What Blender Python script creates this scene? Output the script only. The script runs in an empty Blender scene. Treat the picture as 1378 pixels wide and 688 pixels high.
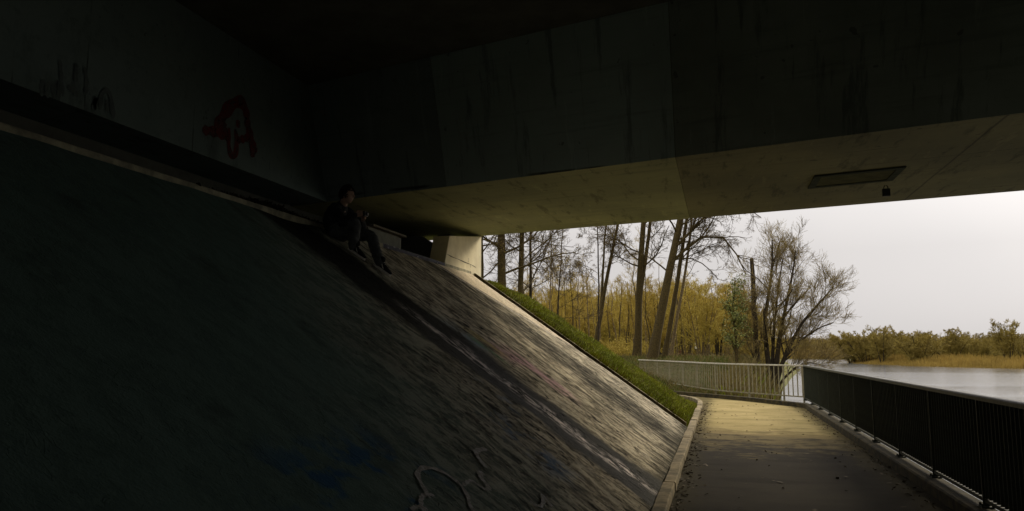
import bpy, math, random
import numpy as np
from mathutils import Vector

SC = bpy.context.scene
COL = SC.collection
R = np.random.default_rng(7)
random.seed(7)
RAD = math.radians

# ------------------------------------------------------------------ object helpers
def link(o, parent=None):
    COL.objects.link(o)
    if parent is not None:
        o.parent = parent
    return o

def tag(o, label=None, cat=None, group=None, kind=None):
    if label: o['label'] = label
    if cat: o['category'] = cat
    if group: o['group'] = group
    if kind: o['kind'] = kind
    return o

def empty(name, loc=(0, 0, 0)):
    o = bpy.data.objects.new(name, None)
    o.location = loc
    o.empty_display_size = .2
    return link(o)

class MB:
    """collects geometry, builds ONE mesh object"""
    def __init__(s):
        s.v = []; s.n = 0; s.q = []; s.qm = []; s.t = []; s.tm = []; s.poly = []; s.pm = []
    def add(s, v, quads=None, tris=None, mat=0):
        v = np.asarray(v, float).reshape(-1, 3)
        if quads is not None and len(quads):
            q = np.asarray(quads, int) + s.n
            s.q.append(q); s.qm.append(np.full(len(q), mat))
        if tris is not None and len(tris):
            t = np.asarray(tris, int) + s.n
            s.t.append(t); s.tm.append(np.full(len(t), mat))
        s.v.append(v); s.n += len(v)
        return s
    def polygon(s, v, mat=0):
        v = np.asarray(v, float)
        s.poly.append([s.n + i for i in range(len(v))]); s.pm.append(mat)
        s.v.append(v); s.n += len(v)
        return s
    def hexa(s, c, mat=0):
        """8 corners: bottom 4 counter-clockwise, top 4 above them"""
        return s.add(c, [(3, 2, 1, 0), (4, 5, 6, 7), (0, 1, 5, 4), (1, 2, 6, 5), (2, 3, 7, 6), (3, 0, 4, 7)], mat=mat)
    def box(s, x0, x1, y0, y1, z0, z1, mat=0):
        return s.hexa([(x0, y0, z0), (x1, y0, z0), (x1, y1, z0), (x0, y1, z0), (x0, y0, z1), (x1, y0, z1), (x1, y1, z1), (x0, y1, z1)], mat)
    def prism(s, poly, vec, mat=0):
        a = np.asarray(poly, float); b = a + np.asarray(vec, float); n = len(a); k = s.n
        s.v += [a, b]; s.n += 2 * n
        s.poly.append([k + i for i in range(n)][::-1]); s.pm.append(mat)
        s.poly.append([k + n + i for i in range(n)]); s.pm.append(mat)
        for i in range(n):
            j = (i + 1) % n
            s.poly.append([k + i, k + j, k + n + j, k + n + i]); s.pm.append(mat)
        return s
    def tubes(s, P, Rd, n=3, mat=0, cap=False):
        """P (M,K,3) polylines, Rd (M,K) radii"""
        P = np.asarray(P, float); Rd = np.asarray(Rd, float)
        if P.ndim == 2: P = P[None]; Rd = Rd[None]
        M, K, _ = P.shape
        T = np.gradient(P, axis=1); T /= np.linalg.norm(T, axis=2, keepdims=True) + 1e-9
        ref = np.where(np.abs(T[:, :1, 2:3]) > .8, np.array([1., 0, 0]), np.array([0, 0, 1.]))
        ref = np.broadcast_to(ref, T.shape)
        A = np.cross(T, ref); A /= np.linalg.norm(A, axis=2, keepdims=True) + 1e-9
        B = np.cross(T, A)
        an = np.arange(n) * 2 * math.pi / n
        V = P[:, :, None] + Rd[:, :, None, None] * (np.cos(an)[:, None] * A[:, :, None] + np.sin(an)[:, None] * B[:, :, None])
        idx = np.arange(M * K * n).reshape(M, K, n)
        a = idx[:, :-1]; b = idx[:, 1:]
        q = np.stack([a, np.roll(a, -1, 2), np.roll(b, -1, 2), b], -1).reshape(-1, 4)
        k0 = s.n
        s.add(V.reshape(-1, 3), q, mat=mat)
        if cap:
            for m in range(M):
                s.poly.append([k0 + int(i) for i in idx[m, 0]][::-1]); s.pm.append(mat)
                s.poly.append([k0 + int(i) for i in idx[m, -1]]); s.pm.append(mat)
        return s
    def build(s, name, mats, parent=None, smooth=False):
        me = bpy.data.meshes.new(name)
        V = np.concatenate(s.v)
        loops = []; tot = []; mi = []
        for q, m in zip(s.q, s.qm): loops.append(q.ravel()); tot.append(np.full(len(q), 4)); mi.append(m)
        for t, m in zip(s.t, s.tm): loops.append(t.ravel()); tot.append(np.full(len(t), 3)); mi.append(m)
        for p, m in zip(s.poly, s.pm): loops.append(np.array(p)); tot.append(np.array([len(p)])); mi.append(np.array([m]))
        loops = np.concatenate(loops); tot = np.concatenate(tot); mi = np.concatenate(mi)
        me.vertices.add(len(V)); me.vertices.foreach_set('co', V.ravel())
        me.loops.add(len(loops)); me.loops.foreach_set('vertex_index', loops)
        me.polygons.add(len(tot))
        me.polygons.foreach_set('loop_start', np.concatenate([[0], np.cumsum(tot)[:-1]]))
        me.polygons.foreach_set('loop_total', tot)
        me.polygons.foreach_set('material_index', mi)
        me.polygons.foreach_set('use_smooth', np.full(len(tot), smooth))
        me.update(calc_edges=True); me.validate()
        for m in (mats if isinstance(mats, (list, tuple)) else [mats]): me.materials.append(m)
        return link(bpy.data.objects.new(name, me), parent)

def bevel(o, w=.01, seg=2):
    m = o.modifiers.new('bevel', 'BEVEL'); m.width = w; m.segments = seg; m.limit_method = 'ANGLE'; m.angle_limit = RAD(40)
    return o

# ------------------------------------------------------------------ material helpers
class NT:
    def __init__(s, name):
        s.m = bpy.data.materials.new(name); s.m.use_nodes = True
        s.t = s.m.node_tree; s.b = s.t.nodes['Principled BSDF']
        s.b.inputs['Specular IOR Level'].default_value = .25
        s._pos = None
    def nd(s, typ, **kw):
        n = s.t.nodes.new(typ)
        for k, v in kw.items(): setattr(n, k, v)
        return n
    def put(s, sock, v):
        if isinstance(v, bpy.types.NodeSocket): s.t.links.new(v, sock)
        elif isinstance(v, (tuple, list)) and len(v) == 3 and sock.type == 'RGBA': sock.default_value = (*v, 1)
        else: sock.default_value = v
    def obj(s):
        if s._pos is None: s._pos = s.nd('ShaderNodeTexCoord').outputs['Object']
        return s._pos
    def xyz(s, v=None):
        n = s.nd('ShaderNodeSeparateXYZ'); s.put(n.inputs[0], v or s.obj()); return n.outputs
    def vec(s, x, y, z):
        n = s.nd('ShaderNodeCombineXYZ')
        for i, q in enumerate((x, y, z)): s.put(n.inputs[i], q)
        return n.outputs[0]
    def math(s, op, a, b=0., c=None, clamp=False):
        n = s.nd('ShaderNodeMath', operation=op, use_clamp=clamp); s.put(n.inputs[0], a); s.put(n.inputs[1], b)
        if c is not None: s.put(n.inputs[2], c)
        return n.outputs[0]
    def noise(s, vec=None, scale=5., det=4., rough=.6, dist=0.):
        n = s.nd('ShaderNodeTexNoise'); s.put(n.inputs['Vector'], vec or s.obj())
        n.inputs['Scale'].default_value = scale; n.inputs['Detail'].default_value = det
        n.inputs['Roughness'].default_value = rough; n.inputs['Distortion'].default_value = dist
        return n.outputs['Fac']
    def vor(s, vec=None, scale=5., feat='F1'):
        n = s.nd('ShaderNodeTexVoronoi', feature=feat); s.put(n.inputs['Vector'], vec or s.obj()); n.inputs['Scale'].default_value = scale
        return n.outputs['Distance']
    def ss(s, v, lo, hi):
        """smooth step from 0 at lo to 1 at hi (hi may be below lo)"""
        n = s.nd('ShaderNodeMapRange', interpolation_type='SMOOTHSTEP')
        s.put(n.inputs['Value'], v)
        if lo <= hi: f, a, b = (lo, hi), 0., 1.
        else: f, a, b = (hi, lo), 1., 0.
        n.inputs['From Min'].default_value = f[0]; n.inputs['From Max'].default_value = f[1]
        n.inputs['To Min'].default_value = a; n.inputs['To Max'].default_value = b
        return n.outputs['Result']
    def band(s, v, c, half, soft):
        return s.ss(s.math('ABSOLUTE', s.math('SUBTRACT', v, c)), half + soft, half - soft)
    def mix(s, f, a, b, mode='MIX'):
        n = s.nd('ShaderNodeMix', data_type='RGBA', blend_type=mode)
        s.put(n.inputs['Factor'], f); s.put(n.inputs[6], a); s.put(n.inputs[7], b)
        return n.outputs[2]
    def mul(s, *a):
        o = a[0]
        for q in a[1:]: o = s.math('MULTIPLY', o, q)
        return o
    def done(s, color, rough=.85, bump=None, bs=.3, bd=.02, metal=0., spec=None):
        s.put(s.b.inputs['Base Color'], color); s.put(s.b.inputs['Roughness'], rough); s.b.inputs['Metallic'].default_value = metal
        if spec is not None: s.b.inputs['Specular IOR Level'].default_value = spec
        if bump is not None:
            n = s.nd('ShaderNodeBump'); n.inputs['Strength'].default_value = bs; n.inputs['Distance'].default_value = bd
            s.put(n.inputs['Height'], bump); s.t.links.new(n.outputs[0], s.b.inputs['Normal'])
        return s.m

def simple(name, c1, c2=None, scale=8., rough=.8, bs=.25, bd=.01, metal=0., spec=None):
    t = NT(name); f = t.noise(None, scale, 5, .65)
    c2 = c2 or tuple(q * .7 for q in c1)
    return t.done(t.mix(t.ss(f, .32, .68), c2, c1), rough, f, bs, bd, metal, spec)

def mat_concrete(name, pale, dark, lineaxis=True, joints=()):
    t = NT(name); P = t.obj(); x, y, z = t.xyz()
    big = t.noise(None, .55, 5, .6); fine = t.noise(None, 26, 4, .7)
    # boards run along the bridge (X), skewed
    u = t.math('ADD', y, t.math('MULTIPLY', x, .255))
    board = t.noise(t.vec(t.math('MULTIPLY', x, .35), t.math('MULTIPLY', u, 5.), t.math('MULTIPLY', z, 5.)), 1.5, 6, .7)
    c = t.mix(t.ss(big, .3, .7), dark, pale)
    c = t.mix(t.mul(t.ss(board, .5, .75), .45), c, tuple(q * .55 for q in dark))
    # formwork lines, broken
    l = t.math('ABSOLUTE', t.math('SUBTRACT', t.math('FRACT', t.math('MULTIPLY', u, 1.15)), .5))
    line = t.mul(t.ss(l, .014, .004), t.ss(t.noise(t.vec(t.math('MULTIPLY', x, .8), u, z), 1.1, 3), .48, .62))
    c = t.mix(t.mul(line, .75), c, (.02, .018, .014))
    for jx in joints:      # transverse day joints
        j = t.math('ABSOLUTE', t.math('SUBTRACT', t.math('ADD', x, t.math('MULTIPLY', t.noise(None, 2., 2), .02)), jx))
        c = t.mix(t.mul(t.ss(j, .022, .006), .6), c, (.025, .022, .018))
    leak = t.noise(t.vec(t.math('MULTIPLY', x, 4.), t.math('MULTIPLY', u, .8), t.math('MULTIPLY', z, .35)), 1.2, 6, .7)
    c = t.mix(t.mul(t.ss(leak, .54, .66), .55), c, tuple(q * .32 for q in dark))
    c = t.mix(t.mul(t.ss(leak, .40, .33), .35), c, tuple(q * 1.35 for q in pale))
    spots = t.ss(t.noise(None, 6., 2), .70, .74)
    c = t.mix(t.mul(spots, .5), c, (.03, .027, .02))
    return t.done(c, .9, t.math('ADD', fine, t.math('MULTIPLY', line, -2.)), .25, .01)

def mat_slope():
    t = NT('brushed_slope_concrete'); x, y, z = t.xyz()
    s_ = t.math('MULTIPLY', x, -1.22)
    wob = t.math('MULTIPLY', t.math('SUBTRACT', t.noise(t.vec(y, t.math('MULTIPLY', s_, .6), 0.), 1.6, 5, .65), .5), .9)
    yw = t.math('ADD', y, wob)
    streak = t.noise(t.vec(t.math('MULTIPLY', y, 7.), t.math('MULTIPLY', s_, 2.7), 0.), 1., 9, .72)
    fine = t.noise(t.vec(t.math('MULTIPLY', y, 24.), t.math('MULTIPLY', s_, 15.), 0.), 1., 5, .7)
    grit = t.noise(None, 60, 3, .7)
    blot = t.noise(t.vec(y, s_, 0.), .8, 5, .6)
    shade_mask = t.ss(t.math('ADD', t.math('ADD', y, t.math('MULTIPLY', blot, 3.)), t.math('MULTIPLY', t.math('SUBTRACT', s_, 2.6), -.9)), 9.8, 5.0)      # shade painted into the colour: darker and greener on the near, upper slope
    c = t.mix(t.ss(streak, .43, .57), t.mix(shade_mask, (.12, .105, .078), (.095, .145, .122)), t.mix(shade_mask, (.62, .555, .42), (.115, .175, .148)))
    c = t.mix(t.mul(t.ss(blot, .47, .62), .45), c, t.mix(shade_mask, (.15, .14, .105), (.08, .125, .11)))
    c = t.mix(t.mul(t.ss(fine, .52, .60), .6), c, t.mix(shade_mask, (.54, .465, .32), (.125, .185, .157)))
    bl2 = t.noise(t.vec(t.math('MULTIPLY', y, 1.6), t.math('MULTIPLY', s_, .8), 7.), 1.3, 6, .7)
    c = t.mix(t.mul(t.ss(bl2, .54, .66), .6), c, t.mix(shade_mask, (.09, .088, .072), (.06, .085, .07)))
    c = t.mix(t.mul(t.ss(bl2, .44, .36), .5, t.math('SUBTRACT', 1., shade_mask)), c, (.40, .37, .30))
    # spray paint drifts, rubbed into the brushed surface
    wear = t.ss(streak, .40, .58)
    def spray(col, yc, yh, sc, sh, k, src=None):
        m = t.mul(t.band(yw, yc, yh, yh * .6), t.band(s_, sc, sh, sh * .6), src or wear, k)
        return lambda c: t.mix(m, c, col)
    n2 = t.ss(t.noise(t.vec(y, s_, 3.), 3.2, 4, .6), .48, .60)
    for f in (spray((.02, .09, .20), 3.75, .65, 2.18, .34, .8, n2), spray((.50, .20, .34), 9.95, .28, 2.9, .55, .6),
              spray((.50, .20, .34), 9.55, .22, 3.3, .25, .45), spray((.10, .22, .33), 8.95, .28, 3.68, .35, .6),
              spray((.45, .36, .05), 9.45, .12, 3.55, .3, .6), spray((.10, .34, .10), 9.15, .10, 3.42, .28, .5),
              spray((.09, .17, .30), 6.6, .38, 1.95, .42, .55, n2), spray((.09, .17, .30), 7.3, .2, 2.6, .3, .4, n2)):
        c = f(c)
    # two wet black runs down the slope, and lime in the first
    d1 = t.band(t.math('ADD', yw, t.math('MULTIPLY', s_, .02)), 8.22, .64, .14)
    c = t.mix(t.mul(d1, .97), c, t.mix(t.ss(fine, .4, .65), (.008, .009, .008), (.028, .028, .026)))
    d2 = t.mul(t.band(t.math('ADD', yw, t.math('MULTIPLY', s_, -.12)), 12.45, .80, .40), t.ss(streak, .80, .40))
    c = t.mix(t.mul(d2, .95), c, (.035, .033, .026))
    d3 = t.mul(t.band(t.math('ADD', yw, t.math('MULTIPLY', s_, -.05)), 10.9, .16, .12), t.ss(streak, .62, .45))
    c = t.mix(t.mul(d3, .6), c, (.05, .046, .036))
    lime = t.noise(t.vec(t.math('MULTIPLY', y, 12.), t.math('MULTIPLY', s_, 4.), 5.), 1., 8, .75)
    lm = t.mul(t.band(t.math('ADD', yw, t.math('MULTIPLY', s_, .03)), 8.34, .13, .12), t.ss(lime, .495, .515), t.ss(s_, 4.6, 3.7))
    c = t.mix(t.mul(lm, .9), c, (.92, .83, .78))
    # pale edge wedge, rain-washed, with daylight painted into its colour, thin white run along its lower side
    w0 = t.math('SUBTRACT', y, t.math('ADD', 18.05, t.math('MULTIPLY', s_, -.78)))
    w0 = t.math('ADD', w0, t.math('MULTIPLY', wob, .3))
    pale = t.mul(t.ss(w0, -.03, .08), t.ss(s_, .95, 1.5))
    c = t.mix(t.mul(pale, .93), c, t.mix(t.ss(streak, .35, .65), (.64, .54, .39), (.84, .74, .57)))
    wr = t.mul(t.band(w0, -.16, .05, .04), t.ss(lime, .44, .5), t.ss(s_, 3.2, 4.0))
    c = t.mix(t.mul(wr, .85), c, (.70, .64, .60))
    # short open cracks along the fall line
    cr = t.noise(t.vec(t.math('MULTIPLY', y, 11.), t.math('MULTIPLY', s_, 6.), 9.), 1., 3, .6, .6)
    cm = t.mul(t.ss(cr, .570, .590), t.ss(t.noise(t.vec(t.math('MULTIPLY', y, 1.6), s_, 1.), 1.5, 4), .42, .55))
    cm = t.mul(cm, t.ss(s_, 5.6, 4.0))
    c = t.mix(t.mul(cm, t.math('SUBTRACT', .95, t.math('MULTIPLY', shade_mask, .88))), c, (.006, .006, .005))
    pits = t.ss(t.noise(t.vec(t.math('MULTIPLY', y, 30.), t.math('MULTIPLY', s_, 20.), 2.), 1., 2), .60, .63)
    pits = t.mul(pits, t.math('SUBTRACT', 1., t.math('MULTIPLY', shade_mask, .9)))
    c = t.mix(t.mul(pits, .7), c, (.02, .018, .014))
    # algae and dirt gathered at the toe
    toe = t.mul(t.ss(t.math('ADD', s_, t.math('MULTIPLY', streak, .5)), 1.42, 1.02))
    c = t.mix(t.mul(toe, .85), c, (.022, .021, .013))
    h = t.math('ADD', t.math('MULTIPLY', streak, t.math('SUBTRACT', 1.2, t.math('MULTIPLY', shade_mask, 1.05))), t.math('ADD', t.math('MULTIPLY', grit, .35), t.math('MULTIPLY', cm, t.math('SUBTRACT', t.math('MULTIPLY', shade_mask, 1.45), 1.6))))
    h = t.math('ADD', h, t.math('ADD', t.math('MULTIPLY', fine, t.math('SUBTRACT', .6, t.math('MULTIPLY', shade_mask, .4))), t.math('MULTIPLY', lm, .6)))
    return t.done(c, t.math('SUBTRACT', .92, t.math('MULTIPLY', d1, .25)), h, .7, .028, spec=.04)

def mat_path(name, c1, c2, stain=(.05, .04, .025), sc=1., drift=None, moss=None):
    t = NT(name); x, y, z = t.xyz()
    big = t.noise(t.vec(x, t.math('MULTIPLY', y, 1.6), 0.), .7 * sc, 5, .65); fine = t.noise(None, 45, 4, .75); sp = t.noise(None, 130, 2, .6)
    c = t.mix(t.ss(big, .3, .7), c2, c1)
    c = t.mix(t.mul(t.ss(fine, .5, .68), .45), c, tuple(q * .6 for q in c2))
    c = t.mix(t.mul(t.ss(sp, .62, .72), .35), c, tuple(min(1, q * 1.5) for q in c1))
    wet = t.noise(t.vec(t.math('MULTIPLY', x, .5), t.math('MULTIPLY', y, 1.8), 4.), .9, 5, .6)
    c = t.mix(t.mul(t.ss(wet, .54, .66), .6), c, stain)
    pat = t.noise(t.vec(x, t.math('MULTIPLY', y, 1.3), 8.), 1.5, 7, .72)
    if drift:
        c = t.mix(t.mul(t.ss(t.math('ADD', pat, t.math('MULTIPLY', t.math('SUBTRACT', y, 13.2), .075)), .42, .68), .85), c, drift)
    if moss:
        c = t.mix(t.mul(t.ss(pat, .50, .64), .55), c, moss)
        c = t.mix(t.mul(t.ss(t.math('ADD', pat, t.math('MULTIPLY', t.math('SUBTRACT', 16.6, t.math('ADD', y, t.math('MULTIPLY', x, .24))), .12)), .48, .62), .6), c, (.12, .09, .045))
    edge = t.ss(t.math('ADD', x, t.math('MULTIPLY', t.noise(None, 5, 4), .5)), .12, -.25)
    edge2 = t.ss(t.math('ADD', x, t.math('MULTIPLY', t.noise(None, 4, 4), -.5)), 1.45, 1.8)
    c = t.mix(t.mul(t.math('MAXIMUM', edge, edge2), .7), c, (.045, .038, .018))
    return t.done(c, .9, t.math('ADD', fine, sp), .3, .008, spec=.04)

def mat_ground():
    t = NT('grass_ground'); f = t.noise(None, 3., 6, .7); g = t.noise(None, 30, 4, .7); big = t.noise(None, .35, 3, .5)
    c = t.mix(t.ss(f, .3, .7), (.055, .066, .008), (.095, .10, .015))
    c = t.mix(t.mul(t.ss(big, .5, .65), .5), c, (.16, .13, .05))
    c = t.mix(t.mul(t.ss(g, .55, .7), .5), c, (.05, .045, .015))
    return t.done(c, .95, g, .5, .03)

def mat_water():
    t = NT('river_water'); x, y, z = t.xyz()
    n1 = t.noise(t.vec(t.math('MULTIPLY', x, .6), t.math('MULTIPLY', y, 1.4), 0.), 1.3, 4, .6)
    n2 = t.noise(t.vec(t.math('MULTIPLY', x, .25), t.math('MULTIPLY', y, .8), 2.), .35, 3, .5)
    calm = t.ss(t.noise(t.vec(t.math('MULTIPLY', x, .012), t.math('MULTIPLY', y, .06), 2.), 1., 3, .5), .40, .60)
    h = t.mul(t.math('ADD', n1, t.math('MULTIPLY', n2, 1.5)), t.math('ADD', .25, t.math('MULTIPLY', calm, .75)))
    t.b.inputs['IOR'].default_value = 1.33
    m = t.done((.06, .06, .055), .15, h, .55, .2, spec=.95)
    return m

M = {}
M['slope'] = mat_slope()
M['girder_a'] = mat_concrete('girder_concrete', (.345, .35, .175), (.25, .26, .14))
M['girder_b'] = mat_concrete('weathered_girder_concrete', (.23, .22, .115), (.155, .15, .085), joints=(3.1,))
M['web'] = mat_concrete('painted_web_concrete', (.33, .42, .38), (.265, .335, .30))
M['webdark'] = mat_concrete('darker_web_concrete', (.215, .265, .24), (.175, .215, .195))  # web panel next to the abutment, darker in tone only
M['abut'] = mat_concrete('abutment_concrete', (.17, .225, .21), (.13, .175, .165))
M['ledge'] = simple('ledge_concrete', (.38, .36, .25), (.16, .155, .115), 5, .9)
M['wing'] = simple('wing_wall_concrete', (.80, .73, .52), (.68, .61, .42), 3.5, .9, .15)
M['shelf'] = simple('dirty_shelf', (.10, .09, .07), (.05, .045, .035), 4)
M['added_pier'] = simple('pier_concrete', (.13, .135, .115), (.085, .09, .075), 2)
M['path'] = mat_path('tan_gravel_path', (.345, .275, .125), (.26, .205, .085), (.14, .115, .045), 1., None, (.20, .165, .06))
M['asphalt'] = mat_path('worn_asphalt', (.040, .035, .027), (.027, .024, .020), (.017, .015, .012), 1.3, (.17, .135, .065))
M['kerb'] = simple('kerb_stone', (.27, .215, .12), (.085, .07, .035), 4.5, .9, .4)
M['plinth'] = simple('mossy_plinth', (.07, .055, .022), (.018, .017, .010), 6, .95, .5)
M['ground'] = mat_ground()
M['water'] = mat_water()
M['rail'] = simple('galvanised_rail', (.52, .48, .38), (.36, .33, .25), 10, .55, .1, .003, .0, .4)
M['bar'] = simple('weathered_bar', (.29, .255, .15), (.17, .15, .085), 9, .6, .1, .003, 0., .4)
M['darkmetal'] = simple('dark_steel', (.030, .036, .022), (.018, .021, .014), 9, .6, .1, .003, 0., .3)  # dark tone of the near railing and the padlock
M['darkrail'] = simple('worn_steel_cap', (.10, .10, .075), (.05, .052, .038), 9, .5, .1, .003, 0., .35)
M['bark'] = simple('brown_bark', (.085, .060, .018), (.036, .026, .009), 14, .95, .6, .03)
M['barkpale'] = simple('pale_bark', (.19, .14, .065), (.09, .065, .03), 12, .95, .5, .02)
M['barkdark'] = simple('dark_wet_bark', (.05, .036, .019), (.025, .019, .011), 14, .95, .6, .03)
M['twig'] = simple('twig_bark', (.10, .066, .028), (.06, .04, .018), 3, .9)
M['twigolive'] = simple('olive_twig', (.48, .37, .066), (.26, .20, .036), 2, .9)
M['twigwillow'] = simple('willow_twig', (.24, .18, .065), (.12, .085, .03), 2, .9)
M['bud'] = simple('yellow_bud', (.50, .39, .075), (.34, .26, .05), 3, .8)
M['ivy'] = simple('ivy_leaf', (.22, .22, .05), (.10, .125, .03), 3, .5, .1)
M['grass1'] = simple('grass_blade', (.27, .29, .014), (.15, .18, .010), 1.5, .7, .1)
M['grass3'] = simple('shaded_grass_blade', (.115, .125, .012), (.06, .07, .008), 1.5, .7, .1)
M['grass2'] = simple('dry_grass_blade', (.20, .155, .05), (.11, .085, .028), 1.5, .8, .1)
M['reed'] = simple('golden_reed', (.38, .265, .06), (.25, .17, .038), .5, .9)
M['hill'] = simple('wooded_hill', (.085, .055, .03), (.05, .035, .02), .25, 1., .6, .5)

# ------------------------------------------------------------------ world, sun, camera
w = bpy.data.worlds.new("World"); SC.world = w; w.use_nodes = True
nt = w.node_tree; bg = nt.nodes['Background']
sky = nt.nodes.new('ShaderNodeTexSky'); sky.sky_type = 'NISHITA'; sky.sun_disc = False
SUN_EL, SUN_AZ = 28., 32.            # azimuth clockwise from +Y
sky.sun_elevation = RAD(SUN_EL); sky.sun_rotation = RAD(SUN_AZ)
sky.air_density = 1.; sky.dust_density = 5.; sky.ozone_density = 1.
hs = nt.nodes.new('ShaderNodeHueSaturation'); hs.inputs['Saturation'].default_value = .10
nt.links.new(sky.outputs[0], hs.inputs['Color'])
tc = nt.nodes.new('ShaderNodeTexCoord')
cn = nt.nodes.new('ShaderNodeTexNoise'); cn.inputs['Scale'].default_value = 2.2; cn.inputs['Detail'].default_value = 5
nt.links.new(tc.outputs['Generated'], cn.inputs['Vector'])
cr = nt.nodes.new('ShaderNodeMapRange'); cr.inputs['From Min'].default_value = .3; cr.inputs['From Max'].default_value = .7
cr.inputs['To Min'].default_value = 0.; cr.inputs['To Max'].default_value = 1.
nt.links.new(cn.outputs['Fac'], cr.inputs['Value'])
cl = nt.nodes.new('ShaderNodeMix'); cl.data_type = 'RGBA'; cl.blend_type = 'MIX'
cl.inputs[6].default_value = (.90, .888, .876, 1); cl.inputs[7].default_value = (1.0, .97, .945, 1)
nt.links.new(cr.outputs[0], cl.inputs['Factor'])
# thick even cloud: the sky's own brightness mostly levelled out
lev = nt.nodes.new('ShaderNodeMix'); lev.data_type = 'RGBA'; lev.inputs['Factor'].default_value = .90
lev.inputs[7].default_value = (7.5, 7.3, 7.3, 1)
nt.links.new(hs.outputs[0], lev.inputs[6])
mu = nt.nodes.new('ShaderNodeMix'); mu.data_type = 'RGBA'; mu.blend_type = 'MULTIPLY'; mu.inputs['Factor'].default_value = 1.
nt.links.new(lev.outputs[2], mu.inputs[6]); nt.links.new(cl.outputs[2], mu.inputs[7])
# an overcast dome is about three times as bright overhead as at the horizon
sx_ = nt.nodes.new('ShaderNodeSeparateXYZ'); nt.links.new(tc.outputs['Generated'], sx_.inputs[0])
ov = nt.nodes.new('ShaderNodeMapRange'); ov.inputs['From Min'].default_value = .12; ov.inputs['To Min'].default_value = 1.; ov.inputs['To Max'].default_value = 3.2
nt.links.new(sx_.outputs['Z'], ov.inputs['Value'])
vm = nt.nodes.new('ShaderNodeVectorMath'); vm.operation = 'SCALE'
nt.links.new(mu.outputs[2], vm.inputs[0]); nt.links.new(ov.outputs[0], vm.inputs['Scale'])
nt.links.new(vm.outputs[0], bg.inputs['Color']); bg.inputs['Strength'].default_value = .062

sl = bpy.data.lights.new('sun', 'SUN'); sl.energy = 1.5; sl.angle = RAD(16); sl.color = (1., .86, .62)
so = link(bpy.data.objects.new('sun', sl)); so.location = (30, 30, 60)
sd = Vector((math.sin(RAD(SUN_AZ)) * math.cos(RAD(SUN_EL)), math.cos(RAD(SUN_AZ)) * math.cos(RAD(SUN_EL)), math.sin(RAD(SUN_EL))))
so.rotation_euler = (-sd).to_track_quat('-Z', 'Y').to_euler()

F, CX, CY = 1030., 689., 344.
PITCH = math.atan(128 / F); YAW = math.atan(281 * math.cos(PITCH) / F); EYE = 1.56
cd = bpy.data.cameras.new('camera'); cd.sensor_width = 36.; cd.lens = F / 1378 * 36; cd.clip_start = .05; cd.clip_end = 5000
co = link(bpy.data.objects.new('camera', cd)); co.location = (0, 0, EYE)
co.rotation_euler = (math.pi / 2 + PITCH, 0, YAW)
SC.camera = co
SC.view_settings.view_transform = 'Standard'; SC.view_settings.look = 'None'
SC.view_settings.exposure = .66; SC.view_settings.gamma = 1.
SC.render.engine = 'CYCLES'
SC.cycles.use_denoising = True
SC.cycles.max_bounces = 8; SC.cycles.diffuse_bounces = 5

# a photo position -> a real point on a plane (used for marks that lie flat on a surface)
_h = np.array([-math.sin(YAW), math.cos(YAW), 0]); _r = np.array([math.cos(YAW), math.sin(YAW), 0]); _z = np.array([0, 0, 1.])
_f = _h * math.cos(PITCH) + _z * math.sin(PITCH); _u = -_h * math.sin(PITCH) + _z * math.cos(PITCH)
def on_plane(px, py, n, c):
    d = _f + _r * (px - CX) / F - _u * (py - CY) / F; n = np.array(n, float); C = np.array([0, 0, EYE])
    return C + d * ((c - n @ C) / (n @ d))

# ------------------------------------------------------------------ terrain
def sst(a, b, v):
    q = np.clip((v - a) / (b - a), 0, 1); return q * q * (3 - 2 * q)
def smin(a, b, k):
    h = np.clip(.5 + .5 * (b - a) / k, 0, 1); return b * (1 - h) + a * h - k * h * (1 - h)
SH_Y = [-80, 24.2, 25.6, 30, 36.5, 42, 50, 75, 110, 160, 250, 300]
SH_X = [2.45, .7, .9, 1.5, 2.5, 2.7, 3.2, 5.6, 9.3, 11, 2, -10]
def hsh(X, Y, s):
    return (np.sin(X * 1.7 * s + Y * .9 * s) + np.sin(X * .8 * s - Y * 1.9 * s + 2.) + np.sin(X * 3.1 * s + 1.3 + Y * 2.7 * s) * .6) / 2.6
def bank_h(X, Y):
    d1 = .7 * (-.67 - X); d2 = -.70 * ((X + .67) * .62 + (Y - 21.9) * .78)
    b = smin(smin(d1, d2, .55), np.full_like(d1, 3.14), .35)
    return np.maximum(b + .02, 0)
def ground_h(X, Y):
    X = np.asarray(X, float); Y = np.asarray(Y, float)
    b = bank_h(X, Y)
    pr = 1.18 * sst(27.5, 43, Y + .35 * np.minimum(X, 0)) - .05 + .05 * hsh(X, Y, .6) * sst(28, 36, Y)
    pr = pr + .35 * sst(60, 140, Y)
    h = np.maximum(pr, b * (1 + .02 * hsh(X, Y, 2.)) + .02 * hsh(X, Y, 3.1) * np.clip(b, 0, 1) - .05 * (b < .03))
    h = np.where(Y < 15.62, np.where(X > -9, -.6, 3.0), h)
    sx = X - np.interp(Y, SH_Y, SH_X)
    h = np.where(Y < 24.3, np.where(sx > 0, -2.3, h), h - (h + 2.3) * sst(-1.1, 1.1, sx / (1 + np.clip(Y - 38, 0, 80) / 22)))
    # far bank
    tip = np.interp(Y, [60, 95, 112, 127, 142, 163, 200, 250], [300, 120, 60, 41, 33.5, 28.5, 30, 36])
    far = np.maximum(sst(-6, 6, X - tip) * sst(50, 62, Y), sst(245, 262, Y))
    return h * (1 - far) + far * np.maximum(h, -.55 + .1 * hsh(X, Y, .2) + .006 * np.clip(Y - 140, 0, 400))

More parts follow.
